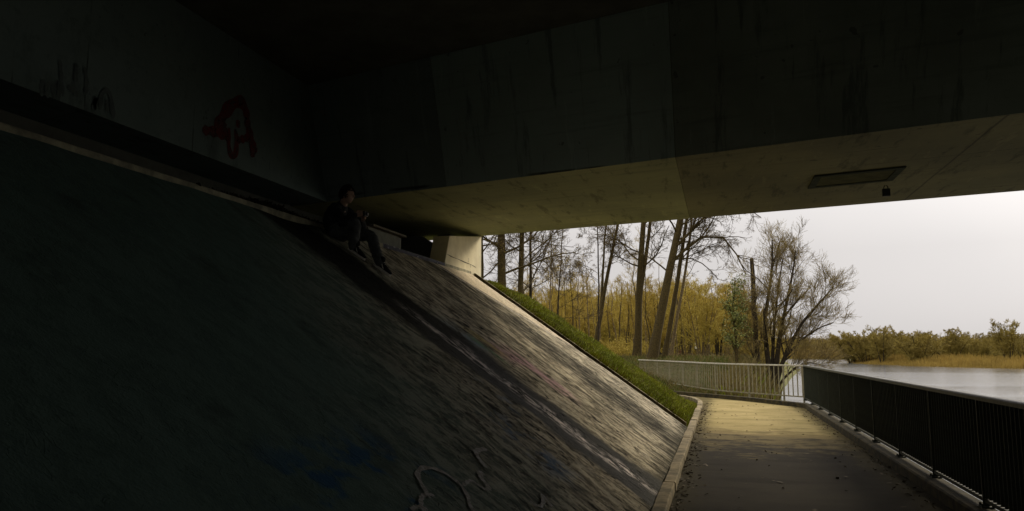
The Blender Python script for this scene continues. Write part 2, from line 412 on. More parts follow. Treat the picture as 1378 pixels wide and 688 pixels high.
xs = np.concatenate([np.linspace(-500, -40, 24)[:-1], np.linspace(-40, -9, 32)[:-1], np.arange(-9, 4.2, .2), np.linspace(4.4, 30, 52), np.linspace(30.8, 80, 62), np.linspace(85, 700, 40)])
ys = np.concatenate([np.linspace(-120, 15.4, 12), [15.61, 15.63], np.arange(15.8, 36, .2), np.linspace(36.5, 70, 60), np.linspace(71, 270, 150), np.linspace(275, 1800, 50)])
GX, GY = np.meshgrid(xs, ys); GZ = ground_h(GX, GY)
nx, ny = len(xs), len(ys); idx = np.arange(nx * ny).reshape(ny, nx)
mb = MB(); mb.add(np.stack([GX, GY, GZ], -1).reshape(-1, 3), np.stack([idx[:-1, :-1], idx[:-1, 1:], idx[1:, 1:], idx[1:, :-1]], -1).reshape(-1, 4))
tag(mb.build('ground', M['ground'], smooth=True), kind='structure')

mb = MB(); mb.polygon([(-60, 24.5, -1), (2.0, 24.5, -1), (2.0, -120, -1), (900, -120, -1), (900, 1800, -1), (-400, 1800, -1), (-400, 180, -1), (-60, 180, -1)])
tag(mb.build('river', M['water']), kind='structure')

# distant low wooded hills
mb = MB(); n = 220
hx = np.linspace(-900, 1500, n); hy = 820 + 60 * np.sin(hx * .004)
hz = 7.5 + 3.0 * np.sin(hx * .006 + 1) + 2.2 * np.sin(hx * .017) + R.uniform(-.7, .7, n)
rows = [np.stack([hx, hy - 120, np.full(n, -1.5)], 1), np.stack([hx, hy - 40, hz * .72], 1), np.stack([hx, hy, hz], 1), np.stack([hx, hy + 200, np.full(n, -1.5)], 1)]
idx = np.arange(4 * n).reshape(4, n)
mb.add(np.concatenate(rows), np.stack([idx[:-1, :-1], idx[:-1, 1:], idx[1:, 1:], idx[1:, :-1]], -1).reshape(-1, 4))
tag(mb.build('hills', M['hill'], smooth=True), kind='structure')

# ------------------------------------------------------------------ paths and kerbs
def curve(pts, n=60):
    """Catmull-Rom through the points"""
    p = np.asarray(pts, float); p = np.concatenate([[2 * p[0] - p[1]], p, [2 * p[-1] - p[-2]]])
    out = []
    k = len(p) - 3
    for i in range(k):
        t = np.linspace(0, 1, max(2, n // k), endpoint=False)[:, None]
        a, b, c, d = p[i:i + 4]
        out.append(.5 * (2 * b + (c - a) * t + (2 * a - 5 * b + 4 * c - d) * t ** 2 + (3 * b - a - 3 * c + d) * t ** 3))
    return np.concatenate(out + [p[-2:-1]])
JY = lambda x: 15.30 - .24 * x       # the joint between the two surfaces
def strip(L, Rr, z, name, mat, lift=0., drape=False, dens=9):
    a, b = np.asarray(L), np.asarray(Rr); k = len(a)
    t = np.linspace(0, 1, dens)[None, :, None]
    g = a[:, None] * (1 - t) + b[:, None] * t
    zz = (ground_h(g[..., 0], g[..., 1]) + lift) if drape else np.full(g.shape[:2], z)
    v = np.concatenate([g, zz[..., None]], -1)
    i = np.arange(k * dens).reshape(k, dens)
    mb = MB(); mb.add(v.reshape(-1, 3), np.stack([i[:-1, :-1], i[:-1, 1:], i[1:, 1:], i[1:, :-1]], -1).reshape(-1, 4))
    return tag(mb.build(name, mat, smooth=True), kind='structure')
XL, XR = -.54, 2.16
n = 20
strip([(XL, q) for q in np.linspace(-20, JY(XL), n)], [(XR, q) for q in np.linspace(-20, JY(XR), n)], 0., 'path', M['asphalt'])
inner = curve([(XL, JY(XL)), (XL, 19), (XL, 22), (-.62, 24), (-1.1, 25.9), (-2.3, 27.6), (-4.2, 29.3), (-7, 31.2)], 70)
outer = curve([(XR, JY(XR)), (XR, 18.5), (XR, 21.5), (2.12, 22.7), (1.5, 23.9), (.55, 25.5), (-1.3, 27.9), (-3.2, 29.9), (-6.3, 32.6)], 80)
def resample(c, n):
    d = np.concatenate([[0], np.cumsum(np.linalg.norm(np.diff(c, axis=0), axis=1))]); q = np.linspace(0, d[-1], n)
    return np.stack([np.interp(q, d, c[:, k]) for k in range(c.shape[1])], 1)
strip(resample(inner, 60), resample(outer, 60), -.004, 'path', M['path'])
strip(curve([(-14, 33.2), (-8, 34.2), (-4.6, 36.0), (-3.1, 40), (-3.4, 47), (-6, 60), (-12, 78)], 60), curve([(-14, 34.8), (-8, 35.8), (-3.6, 37.0), (-1.3, 40), (-1.8, 47), (-4.3, 60), (-10, 78)], 60), 0, 'park_path', M['path'], .03, True)

def sweep(mb, line, prof, mat=0):
    """prof: (offset to the left of travel, z) closed polygon"""
    c = np.asarray(line, float); t = np.gradient(c, axis=0); t /= np.linalg.norm(t, axis=1, keepdims=True)
    nn = np.stack([-t[:, 1], t[:, 0]], 1); k = len(prof)
    v = np.concatenate([np.concatenate([c[:, None] + nn[:, None] * np.array([o for o, _ in prof])[None, :, None],
        np.broadcast_to(np.array([z for _, z in prof])[None, :, None], (len(c), k, 1))], -1)])
    i = np.arange(len(c) * k).reshape(len(c), k); a, b = i[:-1], i[1:]
    k0 = mb.n
    mb.add(v.reshape(-1, 3), np.stack([a, b, np.roll(b, -1, 1), np.roll(a, -1, 1)], -1).reshape(-1, 4), mat=mat)
    mb.poly.append([k0 + int(q) for q in i[0]]); mb.pm.append(mat)
    mb.poly.append([k0 + int(q) for q in i[-1]][::-1]); mb.pm.append(mat)
# left kerb: separate stones with small gaps
mb = MB()
kl = np.concatenate([np.stack([np.full(60, XL), np.linspace(-20, JY(XL) - .1, 60)], 1), inner[1:]])
kl = resample(kl, 420); st = 9
for i in range(0, len(kl) - st, st):
    seg = kl[i:i + st + 1].copy()
    seg[-1] = seg[-1] * .93 + seg[-2] * .07
    dz = R.uniform(-.006, .006); do = R.uniform(-.008, .008)
    sweep(mb, seg, [(.0 + do, -.12), (.0 + do, .085 + dz), (.012 + do, .1 + dz), (.125 + do, .1 + dz), (.135 + do, .09 + dz), (.135 + do, -.12)])
tag(mb.build('kerb', M['kerb']), kind='structure')
# plinth under the railing, along the water and round the bend
FENCE2 = [(2.33, 24.0), (1.72, 24.75), (1.0, 25.6), (.1, 26.8), (-.55, 28.2), (-1.15, 30.0), (-1.9, 32.2), (-2.75, 34.6), (-3.8, 37.2)]
pl_in = resample(np.concatenate([np.stack([np.full(40, XR), np.linspace(-20, 21.5, 40)], 1), outer[np.argmax(outer[:, 1] > 21.7):]]), 260)
mb = MB(); ykeep = pl_in[:, 1] < 22.6
sweep(mb, pl_in[ykeep], [(0., -.12), (-.222, -.12), (-.225, .118), (-.02, .125), (0., .11)])
seg = pl_in[~ykeep]; seg = np.concatenate([pl_in[ykeep][-1:], seg])
sweep(mb, seg, [(0., -.12), (-.16, -.12), (-.16, .12), (-.02, .125), (0., .11)])
tag(mb.build('kerb', M['plinth']), kind='structure')
mb = MB(); mb.box(2.26, 2.381, -20, 24.1, -2.4, .06)
mb.prism([(2.381, 24.104, -2.4), (1.30, 25.42, -2.4), (1.20, 25.33, -2.4), (2.27, 24.104, -2.4)], (0, 0, 2.45))
tag(mb.build('quay_wall', M['added_pier']), 'low concrete quay wall dropping from the path edge to the river', 'quay wall')

# ------------------------------------------------------------------ embankment slope
SL = lambda x: .1 + .7 * (-.67 - x)
slope = empty('embankment_slope', (-2.8, 3, 0))
tag(slope, 'steep brushed concrete slope under the bridge with black water stains and graffiti', 'embankment')
def child(mb, name, mat, root, **k):
    o = mb.build(name, mat, None, **k); o.parent = root
    o.matrix_parent_inverse = root.matrix_basis.inverted() if root.type == 'EMPTY' else o.matrix_parent_inverse
    return o
def cp(mb, name, mat, root, **k):
    """child whose mesh is given in world coordinates; root has translation only"""
    o = mb.build(name, mat, root, **k)
    off = Vector((0, 0, 0)); r = root
    while r is not None: off += r.location; r = r.parent
    o.location = -off
    return o
mb = MB()
xs_ = np.linspace(-.675, -5.06, 60); ys_ = np.concatenate([np.linspace(-16, 2, 20)[:-1], np.linspace(2, 15.40, 120)])
gx, gy = np.meshgrid(xs_, ys_); gz = SL(gx) + .006 * hsh(gx * 3, gy * 3, 1.3)
# the black run lies in a shallow dish
gz -= .035 * np.exp(-((gy - 8.2 + .0 * gx) / .42) ** 2)
i = np.arange(gx.size).reshape(gx.shape)
mb.add(np.stack([gx, gy, gz], -1).reshape(-1, 3), np.stack([i[:-1, :-1], i[1:, :-1], i[1:, 1:], i[:-1, 1:]], -1).reshape(-1, 4))
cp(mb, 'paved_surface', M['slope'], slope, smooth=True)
# edge beam and slot beside the grass
mb = MB()
for ya, yb, up in ((15.42, 15.50, -.03), (15.60, 15.68, .045)):
    mb.hexa([(-5.06, ya, SL(-5.06) - .4), (-.70, ya, SL(-.70) - .4), (-.70, yb, SL(-.7) - .4), (-5.06, yb, SL(-5.06) - .4),
             (-5.06, ya, SL(-5.06) + up), (-.70, ya, SL(-.70) + up), (-.70, yb, SL(-.7) + up), (-5.06, yb, SL(-5.06) + up)], 0 if up < 0 else 1)
cp(mb, 'edge_beam', [M['shelf'], M['kerb']], slope)
# ledge at the top
mb = MB(); mb.box(-5.42, -5.06, -16, 15.4, 2.6, 3.235)
bevel(cp(mb, 'ledge', M['ledge'], slope), .02, 2)
mb = MB(); mb.box(-7.28, -5.42, -16, 15.4, 2.6, 3.12)
cp(mb, 'bearing_shelf', M['shelf'], slope)

def ribbon(pts, w, n, off=.004, sm=60, jit=0.):
    p = curve(pts, sm); t = np.gradient(p, axis=0); t /= np.linalg.norm(t, axis=1, keepdims=True) + 1e-9
    n = np.asarray(n, float); n /= np.linalg.norm(n); s_ = np.cross(t, n)
    ww = w * (1 + jit * np.sin(np.arange(len(p)) * .7))[:, None] * np.minimum(1, .35 + np.minimum(np.arange(len(p)), np.arange(len(p))[::-1]) / 5.)[:, None]
    p = p + n * off
    k = len(p); v = np.concatenate([p - s_ * ww / 2, p + s_ * ww / 2]); i = np.arange(k)
    return v, np.stack([i[:-1], i[1:], i[1:] + k, i[:-1] + k], 1)
def spray_mat(name, col, under, k=.55, sc=26.):
    t = NT(name); x, y, z = t.xyz()
    f = t.ss(t.noise(None, sc, 5, .7), .40, .62)
    t.put(t.b.inputs['Alpha'], t.math('ADD', .6, t.math('MULTIPLY', t.ss(t.noise(None, sc * 1.7, 6, .75), .62, .48), .4)))
    return t.done(t.mix(t.math('MULTIPLY', f, k), col, under), .8)
NSL = (.7, 0, 1.)
def sp(pts): return [on_plane(a, b, NSL, .1 - .7 * .67) for a, b in pts]
wsm = spray_mat('worn_white_spray', (.42, .40, .37), (.16, .145, .11), .7)
for k, (pts, wd) in enumerate((([(578, 672), (566, 652), (561, 640), (566, 632), (577, 631), (592, 635), (607, 644), (620, 655), (628, 668), (632, 682), (640, 692)], .035),
                   ([(583, 668), (572, 667), (566, 672), (566, 682), (572, 692)], .03), ([(574, 687), (560, 684), (552, 688)], .03),
                   ([(622, 655), (629, 650), (634, 649), (642, 654), (650, 659), (657, 661)], .03),
                   ([(657, 661), (655, 655), (649, 648), (645, 642), (648, 637)], .045), ([(654, 632), (646, 622), (640, 613), (641, 608), (654, 606)], .04),
                   ([(712, 676), (718, 681), (726, 683), (730, 676), (729, 668), (736, 676), (742, 684)], .03))):
    v, q = ribbon(sp(pts), wd, NSL, .008 + .0008 * k, 60, .25); mb = MB(); mb.add(v, q); cp(mb, 'graffiti', wsm, slope)
# lettering along the ledge face
NX = (1., 0, 0)
chalk = simple('white_chalk_paint', (.62, .62, .66), (.45, .45, .5), 20); rr = np.random.default_rng(5)
yy = 10.95
while yy < 13.7:
    wd = rr.uniform(.06, .13); k = rr.integers(0, 5); z0, z1 = 3.155, 3.225; X0 = -5.055
    pt = lambda a, b: (X0, yy + a * wd, z0 + b * (z1 - z0))
    S_ = {0: [[pt(0, 0), pt(.1, 1), pt(.9, .1), pt(1, 1)]], 1: [[pt(0, 1), pt(0, 0), pt(.6, .1), pt(.9, .6), pt(.3, .9)]], 2: [[pt(.5, 0), pt(.5, 1)], [pt(0, 1), pt(1, .95)]],
          3: [[pt(.9, .9), pt(.2, .8), pt(.2, .2), pt(.9, .1)]], 4: [[pt(0, 0), pt(.5, 1), pt(1, 0)], [pt(.2, .4), pt(.8, .4)]]}[int(k)]
    for s_i, s_ in enumerate(S_):
        v, q = ribbon(s_, .02, NX, .004 + .001 * s_i, 14); mb = MB(); mb.add(v, q); cp(mb, 'graffiti', chalk, slope)
    yy += wd + .025 + (.12 if rr.random() < .15 else 0)
mb = MB(); mb.box(-5.0585, -5.05, 10.95, 13.74, 3.15, 3.228)
cp(mb, 'painted_band', simple('dark_backing_paint', (.10, .10, .13), (.05, .05, .07), 9), slope)

# ------------------------------------------------------------------ bridge
bridge = empty('bridge', (-6, 5, 3.2))
tag(bridge, 'low wide concrete road bridge spanning the path and the river overhead', 'bridge')
K1, K2 = -.245, -.262
L1 = lambda x: 16.17 + K1 * (x + 5.08)      # outer soffit edge
L2 = lambda x: 11.68 + K2 * (x + 6.46)      # inner soffit edge
L3 = lambda x: 10.92 + K2 * (x + 6.46)      # web meets deck
ZS, ZD = 4.10, 5.92
def girder(xa, xb, name, mats):
    sec = []
    for x in (xa, xb):
        sec.append([(x, L2(x), ZS), (x, L1(x) - .02, ZS), (x, L1(x), ZS + .02), (x, L1(x) + .25, ZS + 1.5), (x, L1(x) + .25, ZD - .003), (x, L3(x), ZD - .003)])
    mb = MB(); a, b = np.array(sec[0]), np.array(sec[1]); k = len(a)
    mb.v += [a, b]; mb.n += 2 * k
    mb.poly.append(list(range(k))[::-1]); mb.pm.append(0); mb.poly.append(list(range(k, 2 * k))); mb.pm.append(0)
    for j in range(k):
        jj = (j + 1) % k; mb.poly.append([j, k + j, k + jj, jj]); mb.pm.append(1 if j == 5 else 0)
    return cp(mb, name, mats, bridge)
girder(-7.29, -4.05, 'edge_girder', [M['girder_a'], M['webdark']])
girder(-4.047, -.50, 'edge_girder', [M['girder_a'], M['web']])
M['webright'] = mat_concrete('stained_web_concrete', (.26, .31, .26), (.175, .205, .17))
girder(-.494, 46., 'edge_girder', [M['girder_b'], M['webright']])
mb = MB(); mb.prism([(-30, -20, ZD), (46, -20 , ZD), (46, L1(46) + 1.2, ZD), (-30, L1(-30) + 1.2, ZD)], (0, 0, .45))
cp(mb, 'deck_slab', M['added_pier'], bridge)
mb = MB(); mb.prism([(-30, L1(-30) + 1.0, ZD + .453), (46, L1(46) + 1.0, ZD + .453), (46, L1(46) + 1.2, ZD + .453), (-30, L1(-30) + 1.2, ZD + .453)], (0, 0, 1.0))
cp(mb, 'parapet', M['added_pier'], bridge)
# near girder behind the viewpoint and an added unseen pier that blocks river-side light
mb = MB(); mb.prism([(-7.29, -14, ZS), (46, -17, ZS), (46, -19.9, ZS), (-7.29, -17, ZS)], (0, 0, ZD - ZS - .003))
cp(mb, 'edge_girder', M['girder_b'], bridge)
for yb in (-4.5,):
    mb = MB(); mb.prism([(-6.457, yb, ZS + .3), (46, yb - 13, ZS + .3), (46, yb - 14, ZS + .3), (-6.457, yb - 1., ZS + .3)], (0, 0, ZD - ZS - .303))
    cp(mb, 'inner_girder', M['girder_b'], bridge)
mb = MB(); mb.prism([(13.6, -17, -2.5), (14.8, -17.3, -2.5), (14.8, 7.6, -2.5), (14.2, 8.2, -2.5), (13.6, 7.9, -2.5)], (0, 0, ZD + 2.5 - .004))
cp(mb, 'added_pier', M['added_pier'], bridge)
# abutment: crosswall that carries the deck, back wall of the bearing shelf
mb = MB(); ye = L2(-6.46)
mb.prism([(-6.46, -14., ZS), (-6.46, ye - .004, ZS), (-6.46, L3(-6.46) - .004, ZD - .004), (-6.46, -14., ZD - .004)], (-.83, 0, 0))
ab = cp(mb, 'abutment_wall', M['abut'], bridge)
mb = MB(); mb.box(-8.3, -7.294, -16, 16.0, 2.0, ZD - .004)
cp(mb, 'back_wall', M['added_pier'], bridge)
mb = MB(); mb.prism([(-5.075, 13.76, 3.14), (-5.075, 16.14, 3.14), (-5.075, 16.14, ZS - .012), (-5.075, 14.05, 3.80)], (-.34, 0, 0))
ww = bevel(cp(mb, 'wing_wall', M['wing'], bridge), .015)
mb = MB()
for pts in ([(13.9, 3.42), (14.2, 3.40), (14.6, 3.395), (15.0, 3.38), (15.4, 3.375), (15.75, 3.35)], [(15.2, 3.36), (15.21, 3.5)], [(15.35, 3.37), (15.38, 3.30)]):
    v, q = ribbon([(-5.073, a, b) for a, b in pts], .014, NX, .003, 24, .5); mb.add(v, q)
cp(mb, 'crack', simple('dark_crack', (.05, .045, .03)), ww)
mb = MB(); mb.prism([(-7.29, 15.66, 3.0), (-5.63, 15.66, 3.0), (-5.63, 15.66, 4.085), (-5.93, 15.66, 4.085), (-5.98, 15.66, 3.86), (-6.34, 15.66, 4.085), (-7.29, 15.66, 4.085)], (0, .24, 0))
cp(mb, 'end_wall', M['added_pier'], bridge)
# access hatch in the soffit with its padlock
hr = empty('hatch'); hr.parent = bridge; hr.location = Vector((1.95, 12.0, ZS)) - bridge.location
mb = MB()
def skew(x, y): return (x, y - .255 * (x - 1.95))
def hbox(mb, x0, x1, y0, y1, z0, z1, m=0):
    c = [skew(x0, y0), skew(x1, y0), skew(x1, y1), skew(x0, y1)]
    mb.hexa([(*q, z0) for q in c] + [(*q, z1) for q in c], m)
for b in ((1.40, 2.56, 11.58, 11.68), (1.40, 2.56, 12.36, 12.46), (1.40, 1.50, 11.684, 12.356), (2.46, 2.56, 11.684, 12.356)): hbox(mb, *b, ZS - .024, ZS - .002)
cp(mb, 'frame', simple('hatch_frame_paint', (.075, .085, .065), (.05, .058, .046), 9, .95, .1, .002, 0., .02), hr)
mb = MB(); hbox(mb, 1.504, 2.456, 11.684, 12.356, ZS - .014, ZS - .002)
cp(mb, 'hatch_panel', simple('grey_steel_sheet', (.115, .115, .062), (.08, .082, .048), 6, .95, .1, .002, 0., .02), hr)
mb = MB(); lx, ly = 2.50, 12.50
a = np.linspace(0, math.pi, 9)
mb.tubes(np.stack([lx + .03 * np.cos(a), np.full(9, ly), ZS - .10 + .055 * np.sin(a)], 1), np.full(9, .008), 6)
mb.box(lx - .055, lx + .055, ly - .025, ly + .025, ZS - .215, ZS - .10)
bevel(cp(mb, 'padlock', M['darkmetal'], hr), .008)
# graffiti on the abutment wall
def aw(pts): return [on_plane(a, b, NX, -6.46) for a, b in pts]
rsm = spray_mat('red_spray', (.12, .017, .014), (.065, .045, .040), .6, 7.)
for k, (pts, wd) in enumerate((([(272, 175), (285, 177), (298, 181), (308, 186)], .075), ([(289, 175), (297, 162), (304, 150), (314, 140), (324, 138), (330, 148), (333, 162)], .10),
                ([(298, 158), (300, 172), (304, 184)], .09), ([(308, 172), (307, 190), (309, 205), (313, 211), (317, 205), (318, 188), (316, 174)], .055), ([(320, 162), (320, 172)], .05),
                ([(318, 189), (328, 187), (336, 184)], .06), ([(331, 158), (335, 178), (340, 196), (344, 206)], .085), ([(338, 200), (340, 212)], .06))):
    v, q = ribbon(aw(pts), wd * 1.75, NX, .004 + .0007 * k, 30, .2); mb = MB(); mb.add(v, q); cp(mb, 'graffiti', rsm, ab)
bsm = simple('black_spray', (.115, .145, .135), (.085, .11, .105), 9)
for k, (pts, wd) in enumerate((([(56, 130), (55, 115), (60, 108)], .05), ([(64, 132), (62, 118), (70, 112), (72, 134)], .05), ([(72, 118), (77, 112), (79, 136)], .05), ([(80, 80), (82, 105), (84, 130)], .05),
                ([(90, 116), (98, 122), (104, 130)], .06), ([(102, 85), (101, 112)], .05), ([(113, 90), (116, 112), (114, 128)], .05), ([(125, 150), (128, 132), (127, 148)], .06),
                ([(134, 148), (136, 128), (142, 122), (148, 130), (151, 150), (152, 160)], .06), ([(143, 134), (144, 152)], .05))):
    v, q = ribbon(aw(pts), wd, NX, .004 + .0007 * k, 26, .2); mb = MB(); mb.add(v, q); cp(mb, 'graffiti', bsm, ab)

# plinth on the shelf, boards on it, dirt pile
mb = MB(); mb.box(-5.72, -5.30, 10.9, 12.22, 3.122, 3.50)
bevel(tag(mb.build('bearing_plinth', simple('grey_plinth', (.22, .23, .19), (.15, .155, .13), 6)), 'pale grey concrete bearing block on the shelf behind the seated person', 'concrete block'), .015)
for k, (y0, y1, x0, x1, z0, rot) in enumerate(((10.75, 12.3, -5.66, -5.38, 3.502, .02), (11.1, 12.45, -5.58, -5.30, 3.543, -.03))):
    mb = MB(); mb.box(x0, x1, y0, y1, z0, z0 + .036)
    bevel(tag(mb.build('board', simple('old_timber', (.20, .18, .13), (.12, .105, .08), 5)), ('lower weathered board lying on the grey concrete block', 'upper weathered board, shifted towards the river, on top of another board')[k], 'board', 'boards stacked on the concrete block'), .004)
mb = MB()
n = 1600; c = np.stack([R.normal(-5.25, .11, n), R.normal(7.9, .5, n), np.zeros(n)], 1); c[:, 2] = 3.24 + np.abs(R.normal(0, .03, n)) * np.exp(-((c[:, 1] - 7.9) / .5) ** 2)
c[:, 0] = np.clip(c[:, 0], -5.4, -5.08)
a = R.normal(size=(n, 3)) * .014; b = R.normal(size=(n, 3)) * .012
i = np.arange(n) * 4
mb.add(np.stack([c - a - b, c + a - b, c + a + b, c - a + b], 1).reshape(-1, 3), np.stack([i, i + 1, i + 2, i + 3], 1))
tag(mb.build('leaf_litter', simple('dead_leaf', (.03, .025, .016))), 'dark heap of dead leaves and dirt on the ledge', 'litter', kind='stuff')

mb = MB(); n = 1500
yl = rng_l = np.random.default_rng(77); y = rng_l.uniform(3, 24, n); sd = rng_l.random(n) < .6
x = np.where(sd, XL + .01 + np.abs(rng_l.normal(0, .10, n)), XR - .01 - np.abs(rng_l.normal(0, .13, n)))
k = rng_l.random(n) < .18; x[k] = rng_l.uniform(XL, XR, k.sum())
c = np.stack([x, y, np.full(n, .012)], 1); a = rng_l.normal(size=(n, 3)) * [.017, .017, .006]; b = rng_l.normal(size=(n, 3)) * [.012, .012, .005]
i = np.arange(n) * 4
mb.add(np.stack([c - a, c - b, c + a, c + b], 1).reshape(-1, 3), np.stack([i, i + 1, i + 2, i + 3], 1))
tag(mb.build('leaf_litter', simple('brown_leaf', (.09, .06, .025), (.045, .03, .014), 3)), 'scattered brown leaves along the edges of the path', 'litter', kind='stuff')

# ------------------------------------------------------------------ railings
def sub_copy(o, parent):
    c = o.copy(); COL.objects.link(c); c.parent = parent
    for ch in o.children:
        d = ch.copy(); COL.objects.link(d); d.parent = c
    return c
def railing(name, label, line, post_at, z0, zt, barM, railM, postM, gap=.11, plate=True, sdense=None, hb=(.021, .005)):
    line = np.asarray(line, float)
    d = np.concatenate([[0], np.cumsum(np.linalg.norm(np.diff(line, axis=0), axis=1))])
    at = lambda s_: np.array([np.interp(s_, d, line[:, 0]), np.interp(s_, d, line[:, 1])])
    root = empty(name, (*at(0), z0)); tag(root, label, 'railing')
    gz = lambda p: z0 if plate else float(max(ground_h(p[0], p[1]), z0 - .08))
    mb = MB(); sweep(mb, line, [(.035, zt - .012), (.028, zt), (-.028, zt), (-.035, zt - .012), (-.035, zt - .045), (.035, zt - .045)])
    cp(mb, 'top_rail', railM, root)
    zb = z0 + (.046 if plate else .085)
    mb = MB(); sweep(mb, line, [(.02, zb), (.02, zb + .035), (-.02, zb + .035), (-.02, zb)])
    cp(mb, 'bottom_rail', postM, root)
    # post
    mb = MB(); mb.box(-.03, .03, -.012, .012, .012 if plate else -.25, zt - z0 - .048)
    p0 = mb.build('post', postM, root); bevel(p0, .003)
    if plate:
        mb = MB(); mb.box(-.055, .055, -.055, .055, 0., .012)
        for sx in (-.042, .042):
            mb.tubes([(sx, .04, .012), (sx, .04, .035)], [.012, .012], 6, cap=True); mb.tubes([(sx, -.04, .012), (sx, -.04, .035)], [.012, .012], 6, cap=True)
        mb.build('base_plate', postM, p0)
    mb = MB(); mb.box(-hb[0], hb[0], -hb[1], hb[1], (.088 if plate else .122), zt - z0 - .046)
    b0 = mb.build('baluster', barM, root)
    def place(o, s_):
        p = at(s_); q = at(min(s_ + .05, d[-1])) - at(max(s_ - .05, 0)); o.location = (p[0] - root.location.x, p[1] - root.location.y, 0)
        o.rotation_euler = (0, 0, math.atan2(q[1], q[0]) - math.pi / 2)
    posts = post_at(d[-1])
    for k, s_ in enumerate(posts): place(p0 if k == 0 else sub_copy(p0, root), s_)
    ss_ = [s_ for s_ in np.arange(gap * .5, d[-1], gap) if min(abs(s_ - q) for q in posts) > .035]
    key = sdense or (lambda s_: at(s_) @ at(s_))
    ss_.sort(key=key)
    for k, s_ in enumerate(ss_[:100]): place(b0 if k == 0 else sub_copy(b0, root), s_)
    if len(ss_) > 100:
        mb = MB()
        for s_ in ss_[100:]:
            p = at(s_); q = at(min(s_ + .05, d[-1])) - at(max(s_ - .05, 0)); q /= np.linalg.norm(q); nn = np.array([-q[1], q[0]])
            c = [p + q * a * hb[1] + nn * b * hb[0] for a, b in ((-1, -1), (1, -1), (1, 1), (-1, 1))]
            mb.hexa([(*e, z0 + (.088 if plate else .122)) for e in c] + [(*e, zt - .046) for e in c])
        tag(cp(mb, 'baluster', barM, root), kind='stuff')
    return root
rl = np.stack([np.full(40, 2.33), np.linspace(-6, 23.98, 40)], 1)
railing('railing', 'long dark steel railing on the mossy kerb between path and river', rl, lambda L: [L - .02 - 1.75 * k for k in range(int(L / 1.75) + 1)][::-1], .122, 1.145, M['darkmetal'], M['darkrail'], M['darkmetal'],
        .10, True, lambda s_: abs(s_ - 6 - 7.5) if s_ > 10.5 else 99 + s_)
rl2 = resample(curve(FENCE2, 90), 110)
railing('railing', 'pale galvanised railing with upright bars curving round the bend of the path', rl2, lambda L: [.05, .85] + [2.35 + 1.9 * k for k in range(int((L - 2.4) / 1.9) + 1)], .12, 1.145, M['bar'], M['rail'], M['bar'], .19, False, None, (.011, .013))

# ------------------------------------------------------------------ vegetation
def grow(P, Rd, n, ang, lenr, rr, K, up=0., jit=.12, tmin=.25, tmax=1., rng=R, lenmin=0., taper=.35, side=None):
    """n side branches on each polyline"""
    Mn, K0, _ = P.shape
    t = np.sort(rng.uniform(tmin, tmax, (Mn, n)), 1) * (K0 - 1)
    i = np.clip(t.astype(int), 0, K0 - 2); fr = (t - i)[..., None]; m = np.arange(Mn)[:, None]
    base = P[m, i] * (1 - fr) + P[m, i + 1] * fr
    tan = P[m, i + 1] - P[m, i]; tan /= np.linalg.norm(tan, axis=-1, keepdims=True) + 1e-9
    rb = Rd[m, i] * (1 - fr[..., 0]) + Rd[m, i + 1] * fr[..., 0]
    plen = np.linalg.norm(np.diff(P, axis=1), axis=2).sum(1)[:, None]
    q = rng.normal(size=(Mn, n, 3))
    if side is not None: q += np.asarray(side) * 1.2
    q -= (q * tan).sum(-1, keepdims=True) * tan; q /= np.linalg.norm(q, axis=-1, keepdims=True) + 1e-9
    a = RAD(ang) * rng.uniform(.7, 1.3, (Mn, n, 1))
    d = np.cos(a) * tan + np.sin(a) * q
    L = np.maximum(plen * lenr * (1.15 - .75 * t / (K0 - 1)) * rng.uniform(.6, 1.25, (Mn, n)), lenmin)
    pts = [base]; p = base
    for k in range(K - 1):
        d = d + rng.normal(size=d.shape) * jit + np.array([0, 0, up]); d /= np.linalg.norm(d, axis=-1, keepdims=True)
        p = p + d * (L / (K - 1))[..., None]; pts.append(p)
    Q = np.stack(pts, 2).reshape(-1, K, 3)
    r0 = np.minimum(rb * rr, L * .03 + .004).reshape(-1, 1)
    return Q, r0 * np.linspace(1, taper, K)[None]
def cards(mb, P, n, size, mat, rng=R, spread=.04, droop=0.):
    """n small leaf/bud quads along the last part of each twig"""
    Mn, K, _ = P.shape
    t = rng.uniform(.3, 1., (Mn, n)) * (K - 1); i = np.clip(t.astype(int), 0, K - 2); fr = (t - i)[..., None]; m = np.arange(Mn)[:, None]
    c = (P[m, i] * (1 - fr) + P[m, i + 1] * fr).reshape(-1, 3) + rng.normal(size=(Mn * n, 3)) * spread
    a = rng.normal(size=c.shape); a /= np.linalg.norm(a, axis=1, keepdims=True); b = np.cross(a, rng.normal(size=c.shape)); b /= np.linalg.norm(b, axis=1, keepdims=True) + 1e-9
    s_ = (size * rng.uniform(.6, 1.4, len(c)))[:, None]
    k = np.arange(len(c)) * 4
    mb.add(np.stack([c - a * s_, c - b * s_ * .45, c + a * s_, c + b * s_ * .45], 1).reshape(-1, 3), np.stack([k, k + 1, k + 2, k + 3], 1), mat=mat)

